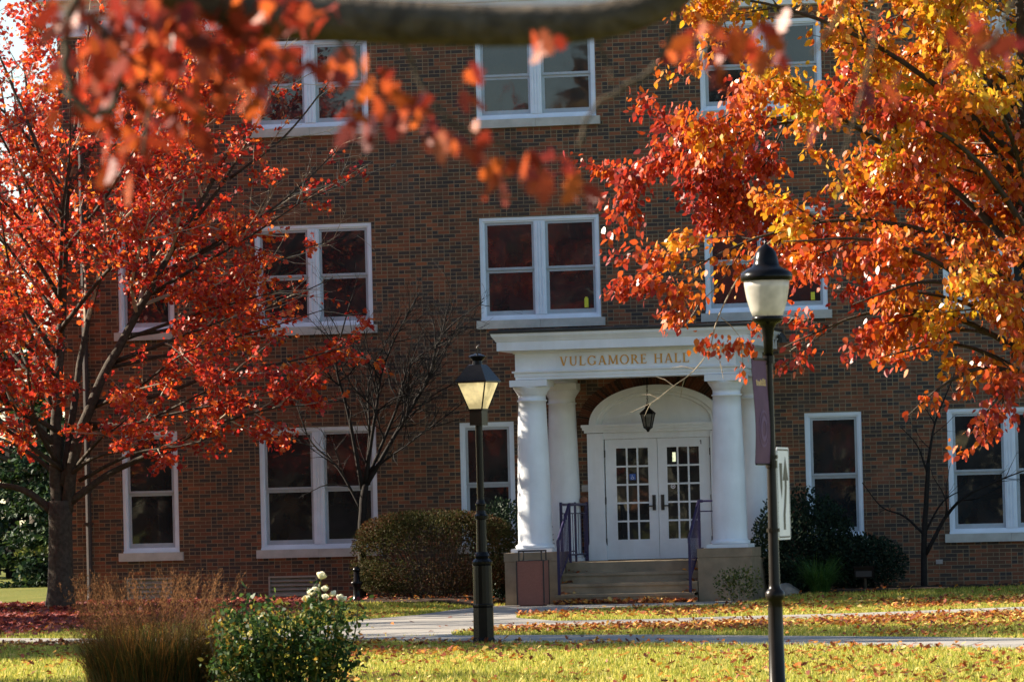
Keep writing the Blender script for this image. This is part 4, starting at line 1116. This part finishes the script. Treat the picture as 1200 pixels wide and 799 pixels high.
mt = thing("maple_tree", "large scarlet maple with forked trunk at the left corner of the building", "tree", (MX, MY, mg))
T.wood.build("trunk", MAT['bark'], mt, True); T.tw.build("twigs", MAT['twig'], mt)
def mkeep(q):
    x, z = q[0]+MX, q[2]
    k = .93
    if x > -7.2 and z > 5.4: k = .90-.42*min(2.1, (x+7.2))      # the right top has shed most of its leaves
    return max(.04, k)
P, A = T.leafpoints(46, mkeep, .06, .05)
rng = T.rng; N = len(P)
okp = np.array([mok(q) for q in P]); P, A = P[okp], A[okp]; N = len(P)
ax = A*.5+rng.normal(0, .6, (N, 3))+np.array([0, 0, -.35]); nm = rng.normal(0, 1, (N, 3))+np.array([-.2, -.3, .5])
leaves("crown", P, ax, nm, .092*rng.uniform(.55, 1.2, N), 'maple', MAT['maple'], mt, rng=rng)
print("maple leaves", N, "twigs", len(T.twigs), "wood", T.wood.n, T.tw.n)

def copy_tree(root, loc, rz, s, label, group):
    r_ = root.copy(); COL.objects.link(r_); r_.location = loc; r_.rotation_euler = (0, 0, rz); r_.scale = (s, s, s)
    r_["label"] = label; r_["group"] = group
    for ch in list(root.children):
        c = ch.copy(); COL.objects.link(c); c.parent = r_
    return r_
G = "maples around the lawn"
for (x, y, rz, s, lab) in [(-23, -60, .4, 1.15, "maple farthest left across the lawn, facing the hall"), (-14.5, -57, 2.2, 1.25, "maple second from the left across the lawn, facing the hall"), (-5.5, -62, 4.0, 1.1, "maple nearest the camera across the lawn, facing the hall"),
                           (-15.4, -4.2, 2.9, .62, "smallest maple, an added shade tree left of the scarlet maple"), (-10.5, -40.3, 1.2, .74, "small maple shading the fountain grass"), (-8.6, -28.0, 3.9, .75, "small maple at the path edge near the black post lamp"), (-24, -25.5, 3.1, 1.45, "tall maple shading the front path"),  # smallest maple: unseen, added to shade the scarlet maple's lower crown and wall base
                           (-25, -13.5, 5.0, 1.15, "added shade maple on the side lawn nearest the front path"), (-16.2, -7.5, .2, 1.15, "added shade maple between the side lawn and the scarlet maple"), (-15, -23.0, 5.5, 1.15, "maple beside the front path at its left end"), (-21.5, -9.5, 2.6, .85, "mid-sized added shade maple on the side lawn left of the hall")]:  # unseen side-lawn maples, added to shade the ground before the hall
    copy_tree(mt, (x, y, 0), rz, s, lab, G)
copy_tree(mt, (-16.4, 20, 0), 1.9, .9, "scarlet maple standing behind the building's left corner, nearer one", G)
copy_tree(mt, (-24, 40, 0), 4.4, 1.35, "scarlet maple standing behind the building's left corner, farther one", G)

# ------------------------------------------------------------------ ornamental pear on the right
PX, PY = 10.72, -39.6
def pp_(px, pz, dy, D=46.0): return (px, pz, dy)
T = Tree(71, step=.2, wob=.13, trop=(0, .015, .0, -.02), nper=(0, 4.2, 6.5, 0), ang=(0, 45, 46, 40), ratio=(0, .36, .42, .5), minr=.003, start=.1)
def pl(pts, ra, rb_, kids=True, start=None): return T.limb([(x-PX, y-PY, z) for x, y, z in pts], ra, rb_, 1, kids, start)
T.wood.tube([(0, 0, -.1), (0, 0, .1), (-.02, 0, .6), (-.06, 0, 1.4), (-.12, -.02, 2.2)], [.19, .14, .12, .11, .11], 12)
pl([(10.6, -39.62, 2.1), (10.54, -39.7, 3.2), (10.48, -39.8, 4.6), (10.44, -39.85, 6.2), (10.4, -39.9, 8.0)], .10, .03, True, .3)
L_ = [
 [(10.4, -39.7, 3.4), (10.3, -40.3, 3.7), (10.1, -41.0, 3.8), (9.9, -41.8, 3.7)],
 [(10.38, -39.7, 3.8), (10.3, -39.1, 4.2), (10.1, -38.4, 4.3), (9.9, -37.7, 4.2)],
 [(10.36, -39.7, 4.2), (10.2, -39.4, 4.7), (9.8, -39.1, 5.0), (9.3, -38.9, 5.1)],
 [(10.36, -39.7, 4.5), (10.4, -40.4, 5.0), (10.3, -41.2, 5.3), (10.1, -41.9, 5.4)],
 [(10.4, -39.7, 3.1), (10.1, -39.9, 3.4), (9.6, -40.0, 3.6), (9.1, -40.1, 3.65)],
 [(10.45, -39.7, 2.7), (10.1, -39.6, 3.0), (9.6, -39.5, 3.15), (9.0, -39.5, 3.05)],
 [(10.42, -39.7, 3.2), (10.0, -40.3, 3.6), (9.5, -40.7, 3.7), (8.9, -41.0, 3.5)],
 [(10.42, -39.7, 3.4), (10.1, -39.0, 3.7), (9.7, -38.4, 3.7), (9.3, -38.0, 3.5)],
 [(10.36, -39.8, 4.6), (9.8, -39.6, 5.4), (9.0, -39.5, 5.9), (8.2, -39.4, 6.6)],
 [(10.36, -39.8, 5.0), (10.0, -40.4, 5.9), (9.5, -40.9, 6.6), (9.0, -41.3, 7.2)],
 [(10.45, -39.7, 2.6), (10.35, -40.1, 2.7), (10.2, -40.5, 2.6), (10.0, -40.9, 2.3)],
 [(10.36, -39.77, 3.9), (9.63, -39.9, 4.75), (8.84, -40.2, 5.25), (8.05, -40.4, 5.9), (7.5, -40.5, 6.3)],
 [(10.36, -39.74, 3.5), (9.85, -39.87, 4.1), (8.81, -40.09, 4.35), (7.9, -40.3, 4.2), (7.1, -40.4, 3.85)],
 [(10.4, -39.72, 3.0), (9.7, -39.85, 3.4), (8.9, -40.0, 3.45), (8.1, -40.1, 3.15)],
 [(10.35, -39.8, 4.4), (9.3, -39.3, 5.2), (8.2, -39.2, 5.4), (7.2, -39.2, 5.2), (6.5, -39.2, 4.95)],
 [(10.33, -39.8, 4.9), (9.4, -40.6, 5.8), (8.4, -41.0, 6.3), (7.4, -41.2, 6.5)],
 [(10.4, -39.7, 3.3), (9.7, -39.0, 4.0), (8.9, -38.6, 4.3), (7.9, -38.3, 4.6), (7.1, -38.2, 4.7)],
 [(10.4, -39.7, 3.1), (9.8, -40.5, 3.8), (9.1, -41.0, 4.1), (8.3, -41.3, 4.1)],
 [(10.3, -39.8, 5.4), (9.5, -39.5, 6.3), (8.7, -39.4, 6.9), (7.6, -39.5, 7.3)],
 [(10.45, -39.7, 2.7), (10.1, -40.1, 2.9), (9.7, -40.4, 2.75), (9.35, -40.6, 2.45)],
 [(10.4, -39.7, 2.9), (10.1, -39.2, 3.2), (9.6, -38.8, 3.3), (9.0, -38.6, 3.1)],
 [(10.35, -39.8, 4.2), (10.1, -40.6, 4.8), (9.6, -41.3, 5.2), (9.0, -41.8, 5.5)],
 [(10.3, -39.8, 5.0), (9.9, -39.0, 5.8), (9.3, -38.4, 6.3), (8.7, -38.1, 6.6)],
 [(10.35, -39.8, 3.8), (9.9, -39.2, 4.5), (9.3, -38.9, 4.8), (8.6, -38.8, 4.9)],
 [(10.35, -39.8, 4.0), (11.2, -39.4, 4.9), (12.1, -39.0, 5.5), (13, -38.8, 6.0)],
 [(10.4, -39.8, 3.2), (11.2, -40.2, 3.9), (12.2, -40.6, 4.3), (13, -40.9, 4.6)],
 [(10.3, -39.8, 5.4), (10.9, -40.5, 6.3), (11.5, -41.1, 7.0), (12.1, -41.5, 7.4)],
 [(10.45, -39.7, 2.8), (11.0, -39.1, 3.4), (11.7, -38.6, 3.7), (12.4, -38.2, 3.8)],
 [(10.3, -39.8, 4.4), (10.6, -38.9, 5.3), (10.9, -38.2, 6.0), (11.2, -37.7, 6.4)],
]
for q in L_:
    q = [(q[0][0]+.12, q[0][1], q[0][2]-.05)]+q[1:]
    pl(q, .038, .007, True, .10)
pl([(10.3, -39.78, 3.2), (10.22, -39.75, 2.8), (10.1, -39.8, 2.35), (9.93, -39.85, 2.1)], .016, .006, True, .2)
# the long bare twig that reaches across the porch front
tw = MB()
P1 = [(8.3, -40.15, 4.4), (7.8, -40.2, 3.97), (7.50, -40.25, 3.47), (7.40, -40.27, 3.14), (7.22, -40.22, 2.93), (7.04, -40.27, 2.80), (6.84, -40.25, 2.66), (6.6, -40.2, 2.56)]
w_ = T.wood; T.wood = T.tw; T.limb([(x-PX, y-PY, z) for x, y, z in P1], .010, .0025, 2, False); T.wood = w_
rng = T.rng
for (a_, b_) in (((7.24, 2.96), (7.02, 2.98)), ((7.06, 2.79), (6.86, 2.90)), ((6.84, 2.66), (6.74, 2.52)), ((6.9, 2.68), (6.72, 2.73)), ((7.15, 2.87), (7.1, 2.7)), ((7.52, 3.45), (7.7, 3.25)), ((7.7, 3.25), (7.72, 2.95)), ((7.38, 3.12), (7.5, 3.02)), ((7.5, 3.02), (7.52, 2.86))):
    T.tw.tube([(a_[0]-PX, -40.25-PY, a_[1]), ((a_[0]+b_[0])/2-PX, -40.23-PY, (a_[1]+b_[1])/2+.02), (b_[0]-PX, -40.2-PY, b_[1])], [.0045, .004, .002], 4)
pt = thing("pear_tree", "ornamental pear with red, orange and yellow leaves overhanging from the right", "tree", (PX, PY, 0))
T.wood.build("trunk", MAT['bark'], pt, True); T.tw.build("twigs", MAT['twig'], pt)
P, A = T.leafpoints(118, .93, .055, .04)
q = []
for c_, s_, n_ in (((7.42, -40.25, 3.22), (.085, .10, .06), 52), ((7.76, -40.22, 3.20), (.06, .08, .06), 30), ((7.72, -40.22, 2.96), (.025, .05, .07), 16), ((7.88, -40.2, 3.33), (.06, .08, .05), 22), ((7.58, -40.25, 3.15), (.05, .06, .05), 18)):
    q.append(rng.normal(0, 1, (n_, 3))*np.array(s_)+np.array([c_[0]-PX, c_[1]-PY, c_[2]]))
q = np.concatenate(q); P = np.concatenate([P, q]); A = np.concatenate([A, np.tile([[-.5, 0, -.5]], (len(q), 1))])
N = len(P)
ax = A*.4+rng.normal(0, .45, (N, 3))+np.array([0, 0, -.75]); nm = rng.normal(0, 1, (N, 3))+np.array([-.3, -.3, .3])
leaves("crown", P, ax, nm, .082*rng.uniform(.5, 1.25, N), 'pear', MAT['pear'], pt, rng=rng, fold=.3)
print("pear leaves", N)

# ------------------------------------------------------------------ oak whose limb hangs over the camera
ot = thing("oak_tree", "out-of-focus red oak limb and leaves hanging across the foreground", "tree", (8.9, -77.4, 0))
OX, OY = 8.9, -77.4
oc = np.array([12.95, -76.42, 0])           # point of the limb in front of the camera
LT = np.array([.9801, .1985, 0]); FD = np.array([-.1985, .9801, 0])
def op(u, z, d=0.): return oc+LT*u+FD*d+np.array([0, 0, z])-np.array([OX, OY, 0])
T = Tree(81, step=.08, wob=.1)
b = T.wood
b.tube([(0, 0, -.1), (0, 0, .1), (.02, 0, .6), (.03, 0, 2), (.1, 0, 3.6), (0, 0, 6), (.1, .1, 9)], [.42, .33, .27, .24, .22, .16, .06], 14)
T.limb([(.1, 0, 3.3), op(-3.0, 3.35), op(-1.8, 3.0), op(-.9, 2.69), op(-.65, 2.61), op(-.35, 2.582), op(-.15, 2.572), op(.02, 2.582), op(.14, 2.625), op(.28, 2.74), op(.6, 3.0), op(1.6, 3.5)], .066, .026, 1, False, jit=.0, sub=5)
tl = [
 ([op(-1.02, 2.78), op(-1.06, 2.62), op(-1.07, 2.52), op(-1.05, 2.44), op(-1.0, 2.42), op(-.965, 2.46), op(-.97, 2.54), op(-1.02, 2.60), op(-1.05, 2.70)], .010, .007),
 ([op(-1.02, 2.62), op(-.93, 2.52), op(-.84, 2.46), op(-.78, 2.40)], .006, .003),
 ([op(-.8, 2.7), op(-.85, 2.58), op(-.9, 2.44), op(-.92, 2.33)], .006, .003),
 ([op(-.55, 2.64), op(-.52, 2.55), op(-.46, 2.47), op(-.42, 2.40)], .005, .003),
 ([op(-.42, 2.63), op(-.38, 2.5), op(-.30, 2.38), op(-.15, 2.32), op(-.05, 2.30)], .006, .003),
 ([op(-.02, 2.60), op(.0, 2.52), op(.02, 2.45)], .006, .003),
 ([op(.16, 2.60), op(.10, 2.48), op(.0, 2.42), op(-.05, 2.33)], .007, .004),
 ([op(.3, 2.64), op(.22, 2.54), op(.18, 2.46)], .005, .003),
 ([op(.55, 2.76), op(.50, 2.62), op(.42, 2.50)], .005, .003),
 ([op(.9, 3.0), op(.86, 2.72), op(.80, 2.55), op(.72, 2.46)], .006, .003),
 ([op(.9, 3.0), op(.98, 2.72), op(1.0, 2.5)], .006, .003),
 ([op(.6, 2.8), op(.55, 2.55), op(.48, 2.3), op(.46, 2.2)], .005, .003)]
for pts, ra, rb_ in tl: T.limb(pts, ra, rb_, 2, False, jit=.2, sub=4)
T.wood.build("limb", MAT['oakbark'], ot, True)
rng = np.random.default_rng(82); P = []
SPRAY = [(-.92, 2.57, .12, .07, 46), (-.72, 2.56, .08, .05, 20), (-1.0, 2.54, .06, .06, 22), (-.62, 2.60, .05, .03, 10), (-.98, 2.60, .09, .05, 34), (-.86, 2.62, .09, .04, 34), (-.74, 2.60, .08, .035, 30), (-.90, 2.53, .08, .04, 30), (-.78, 2.52, .07, .035, 24), (-.66, 2.55, .06, .03, 16), (-1.02, 2.47, .07, .05, 26), (-.94, 2.42, .06, .04, 18), (-.84, 2.44, .06, .03, 14), (-.70, 2.47, .05, .03, 12), (-.97, 2.34, .04, .03, 7),
         (-.56, 2.60, .05, .018, 8), (-.50, 2.54, .035, .03, 11), (-.47, 2.44, .05, .03, 14), (-.40, 2.43, .05, .025, 14), (-.36, 2.385, .03, .02, 7), (-.27, 2.33, .035, .025, 10), (-.20, 2.285, .045, .02, 11), (-.11, 2.27, .045, .02, 10), (-.05, 2.255, .02, .025, 5), (-.28, 2.50, .015, .04, 4), (-.13, 2.53, .03, .015, 4),
         (.16, 2.54, .03, .02, 5), (.24, 2.56, .05, .03, 12), (.33, 2.55, .05, .025, 10), (.20, 2.49, .025, .02, 4), (.72, 2.52, .05, .03, 9), (.82, 2.56, .05, .03, 9), (.94, 2.53, .04, .03, 7), (.42, 2.37, .03, .02, 4), (.55, 2.45, .035, .02, 4)]
for (u, z, su, sz, n) in SPRAY:
    a_ = rng.uniform(0, 2*math.pi, n); q_ = np.sqrt(rng.uniform(0, 1, n))*1.35; dpt = rng.uniform(-.35, .35)
    P.append(np.stack([op(u, z, dpt)]*n)+(q_*np.cos(a_))[:, None]*LT*su+rng.normal(0, .08, (n, 1))*FD+np.stack([np.zeros(n), np.zeros(n), q_*np.sin(a_)*sz], 1))
P = np.concatenate(P); N = len(P)
ax = rng.normal(0, .45, (N, 3))+np.array([0, 0, -.7]); nm = rng.normal(0, 1, (N, 3))+FD*-.5
leaves("crown", P, ax, nm, .066*rng.uniform(.55, 1.15, N), 'oak', MAT['oak'], ot, rng=rng, fold=.3, curl=.5)

# ------------------------------------------------------------------ trees beyond the building
def spruce(label, loc, h, r_, seed):
    rng = np.random.default_rng(seed); t = thing("spruce_tree", label, "tree", loc, 0, "spruces beyond the building")
    w = MB(); w.tube([(0, 0, -.2), (0, 0, h*.5), (0, 0, h)], [.25, .16, .02], 8); P = []; A = []
    for k in range(int(h*15)):
        z = .3+(h-.4)*rng.uniform()**1.1; L = r_*(1-z/h)**.8*rng.uniform(.7, 1.1)+.15; a_ = rng.uniform(0, 2*math.pi); d_ = np.array([math.cos(a_), math.sin(a_), 0])
        pts = [np.array([0, 0, z]), d_*L*.5+np.array([0, 0, z-.05*L]), d_*L+np.array([0, 0, z-.08*L])]; w.tube(pts, [.03, .02, .008], 4)
        n = int(110*L); s = rng.uniform(.15, 1, n)[:, None]; q = d_*L*s+np.array([0, 0, z])-np.array([0, 0, .08*L])*s
        P.append(q+rng.normal(0, .10, (n, 3))*np.array([1, 1, .7])); A.append(d_+rng.normal(0, .5, (n, 3))+np.array([0, 0, -.4]))
    w.build("trunk", MAT['darkbark'], t); P = np.concatenate(P); A = np.concatenate(A)
    leaves("crown", P, A, rng.normal(0, 1, P.shape)+np.array([0, 0, 1]), .17*rng.uniform(.6, 1.2, len(P)), 'small', MAT['spruce'], t, rng=rng)
spruce("dark spruce filling the gap left of the scarlet maple's trunk", (-27.0, 47, 0), 9, 3.6, 91)
spruce("spruce with sunlit branch tips just left of the building corner", (-19.8, 28, 0), 6.5, 2.2, 92)
spruce("tall dark spruce at the far left edge behind the lawn", (-32.5, 50, 0), 12, 4.0, 93)
bush("golden_shrub", "small yellow-green shrub by the spruces at the lawn's far edge", "shrub", (-22.6, 36), (.9, .8, .6), 1500, .14, 'pear', MAT['greenshrub'], 94, 10)
T = Tree(95, step=.5, wob=.12, trop=(0, .03, .03, .02), nper=(0, 1.4, 2.2, 0), ang=(0, 45, 45, 40), ratio=(0, .45, .5, .5), minr=.01, start=.25)
T.wood.tube([(0, 0, -.2), (0, 0, 1), (.1, 0, 4)], [.35, .28, .22], 10)
for k in range(14):
    a_ = k*2.4; z = 3+k*.5; L = 4.2-.12*k
    T.limb([(.1, 0, z), (.1+.5*L*math.cos(a_), .5*L*math.sin(a_), z+1.1), (.1+L*math.cos(a_), L*math.sin(a_), z+1.8)], .09, .02, 1, True)
gt = thing("golden_tree", "golden orange tree glowing behind the scarlet maple at the far left", "tree", (-31.2, 58, 0))
T.wood.build("trunk", MAT['bark'], gt, True); T.tw.build("twigs", MAT['bark'], gt)
P, A = T.leafpoints(34, .95, .25); N = len(P); rng = T.rng
leaves("crown", P, A+rng.normal(0, .8, (N, 3)), rng.normal(0, 1, (N, 3)), .22*rng.uniform(.6, 1.2, N), 'maple', MAT['gildleaf'], gt, rng=rng)
print("golden", N)

# ------------------------------------------------------------------ far wood on the camera's side of the lawn
rng = np.random.default_rng(99); n = 55000
wx = rng.uniform(-130, 12, n); top = 20+4*np.sin(wx*.21)+2*np.sin(wx*.53+1); wz = top*rng.uniform(0, 1, n)**.8; wy = -138+rng.normal(0, 2.5, n)+2*np.sin(wx*.4)
stuff(leaves("far_woodland", np.stack([wx, wy, wz], 1), rng.normal(0, 1, (n, 3)), rng.normal(0, 1, (n, 3)), 1.1*rng.uniform(.5, 1.2, n), 'maple', MAT['woods'], rng=rng))

# ------------------------------------------------------------------ grass and fallen leaves
rng = np.random.default_rng(101)
def in_view(x, y, mg=.02):
    dx, dy = x-CAM.x, y-CAM.y
    f = dx*(-.1976)+dy*.9803; r = dx*.9803+dy*.1976
    return (f > 30) & (np.abs(r/f) < .107+mg)
def pick(n, x0, x1, y0, y1): return rng.uniform(x0, x1, n), rng.uniform(y0, y1, n)
def solid(x, y):
    return inside(WALK_MAIN, x, y) | inside(WALK_ENTRY, x, y) | inside(BED_L, x, y) | inside(BED_R, x, y) | ((np.abs(x) < 2.3) & (y > -4.2)) | (y > -.05)
x, y = pick(800000, -16, 14, -46, 0)
kp = in_view(x, y) & ~solid(x, y); x, y = x[kp], y[kp]; N = len(x)
th = rng.uniform(0, 2*math.pi, N); w = .009*rng.uniform(.7, 1.3, N); h = .055*rng.uniform(.5, 1.4, N)
B = np.stack([x, y, gz(x, y)-.004], 1); dv = np.stack([np.cos(th)*w, np.sin(th)*w, np.zeros(N)], 1)
ln = rng.normal(0, .022, (N, 2)); tip = B+np.stack([ln[:, 0], ln[:, 1], h], 1)
V = np.stack([B-dv, B+dv, tip], 1).reshape(-1, 3)
stuff(fast_mesh("grass", V, np.arange(3*N).reshape(N, 3), MAT['grass']))
print("blades", N)
def scatter(name, x, y, material, size, shapes, zoff=.012, tilt=.45):
    N = len(x); P = np.stack([x, y, gz(x, y)+zoff+np.abs(rng.normal(0, .02, N))], 1)
    th = rng.uniform(0, 2*math.pi, N); ax = np.stack([np.cos(th), np.sin(th), rng.normal(0, .25, N)], 1); nm = np.stack([rng.normal(0, tilt, N), rng.normal(0, tilt, N), np.ones(N)], 1)
    return stuff(leaves(name, P, ax, nm, size*rng.uniform(.6, 1.25, N), shapes, material, rng=rng, fold=.5, curl=-.6))
# density field for the leaf litter
x, y = pick(300000, -16, 14, -46, 0)
kp = in_view(x, y); x, y = x[kp], y[kp]
def blob(cx, cy, rx, ry, s): return s*np.exp(-((x-cx)/rx)**2-((y-cy)/ry)**2)
nz = .5+.5*np.sin(x*1.7+3*np.sin(y*.31))*np.sin(y*.9+2*np.sin(x*.7))
walk = inside(WALK_MAIN, x, y) | inside(WALK_ENTRY, x, y)
dn = .05+.09*nz**2
dn = dn+blob(5, -29.5, 6, 2.6, .30)*nz+blob(1.5, -28, 3, 1.2, .45)+blob(6.5, -20.5, 4.5, 3.2, .75)+blob(2.5, -21.5, 2.5, 1.5, .45)+blob(3, -11, 4.5, 3.0, .4)+blob(6.5, -8, 4, 6, .30)+blob(-4, -24.5, 3, 1.4, .45)
cl = np.zeros(len(x))
for k in range(260):
    cx, cy = rng.uniform(-7, 11), rng.uniform(-44, -5); cl += np.exp(-((x-cx)/rng.uniform(.25, .9))**2-((y-cy)/rng.uniform(.3, 1.3))**2)
dn = dn*(.35+1.5*np.minimum(cl, 1.6))+.10*ss((-29-y)/5)*np.minimum(cl, 1.5)
dn = np.where(walk, .004, dn)
dn = np.where((y > -.08) | ((np.abs(x) < 2.25) & (y > -3.9)), 0, dn)
dn = np.where(inside(BED_L, x, y), .14, dn)
kp = rng.uniform(0, 1, len(x)) < dn*.55; 
scatter("fallen_leaves", x[kp], y[kp], MAT['litter'], .072, 'oak', .03)
print("litter", kp.sum())
# drift at the foot of the steps
n = 420; xs = rng.uniform(-1.2, 1.25, n); ys = -3.86-np.abs(rng.normal(0, .11, n))
scatter("leaf_drift", xs, ys, MAT['litter'], .10, 'oak', .03, 1.0)
n = 60; P = []
for k in range(n):
    s = rng.integers(0, 3); sx = rng.choice([-1, 1]); P.append((sx*(1.19-abs(rng.normal(0, .12))), -2.74-.36*s-abs(rng.normal(0, .06)), .73-.1825*(s+1)+.03))
P = np.array(P); stuff(leaves("step_leaves", P, rng.normal(0, 1, (n, 3))*np.array([1, 1, .3]), rng.normal(0, .5, (n, 3))+np.array([0, 0, 1]), .09*rng.uniform(.6, 1.2, n), 'oak', MAT['litter'], rng=rng, fold=.5))
# scarlet carpet under the maple
x, y = pick(60000, -17, -2.5, -20.5, -.3)
kp = in_view(x, y, .05); x, y = x[kp], y[kp]
d_ = .85*np.exp(-((x+9.5)/4.6)**4-((y+8)/9.5)**4)
d_ = np.where(inside(WALK_MAIN, x, y) | inside(WALK_ENTRY, x, y), .02, d_)
d_ = d_*np.clip((-4.6-x)/2.5, .03, 1)
kp = rng.uniform(0, 1, len(x)) < d_
scatter("scarlet_leaf_carpet", x[kp], y[kp], MAT['redlitter'], .095, 'maple', .02)
print("red litter", kp.sum())
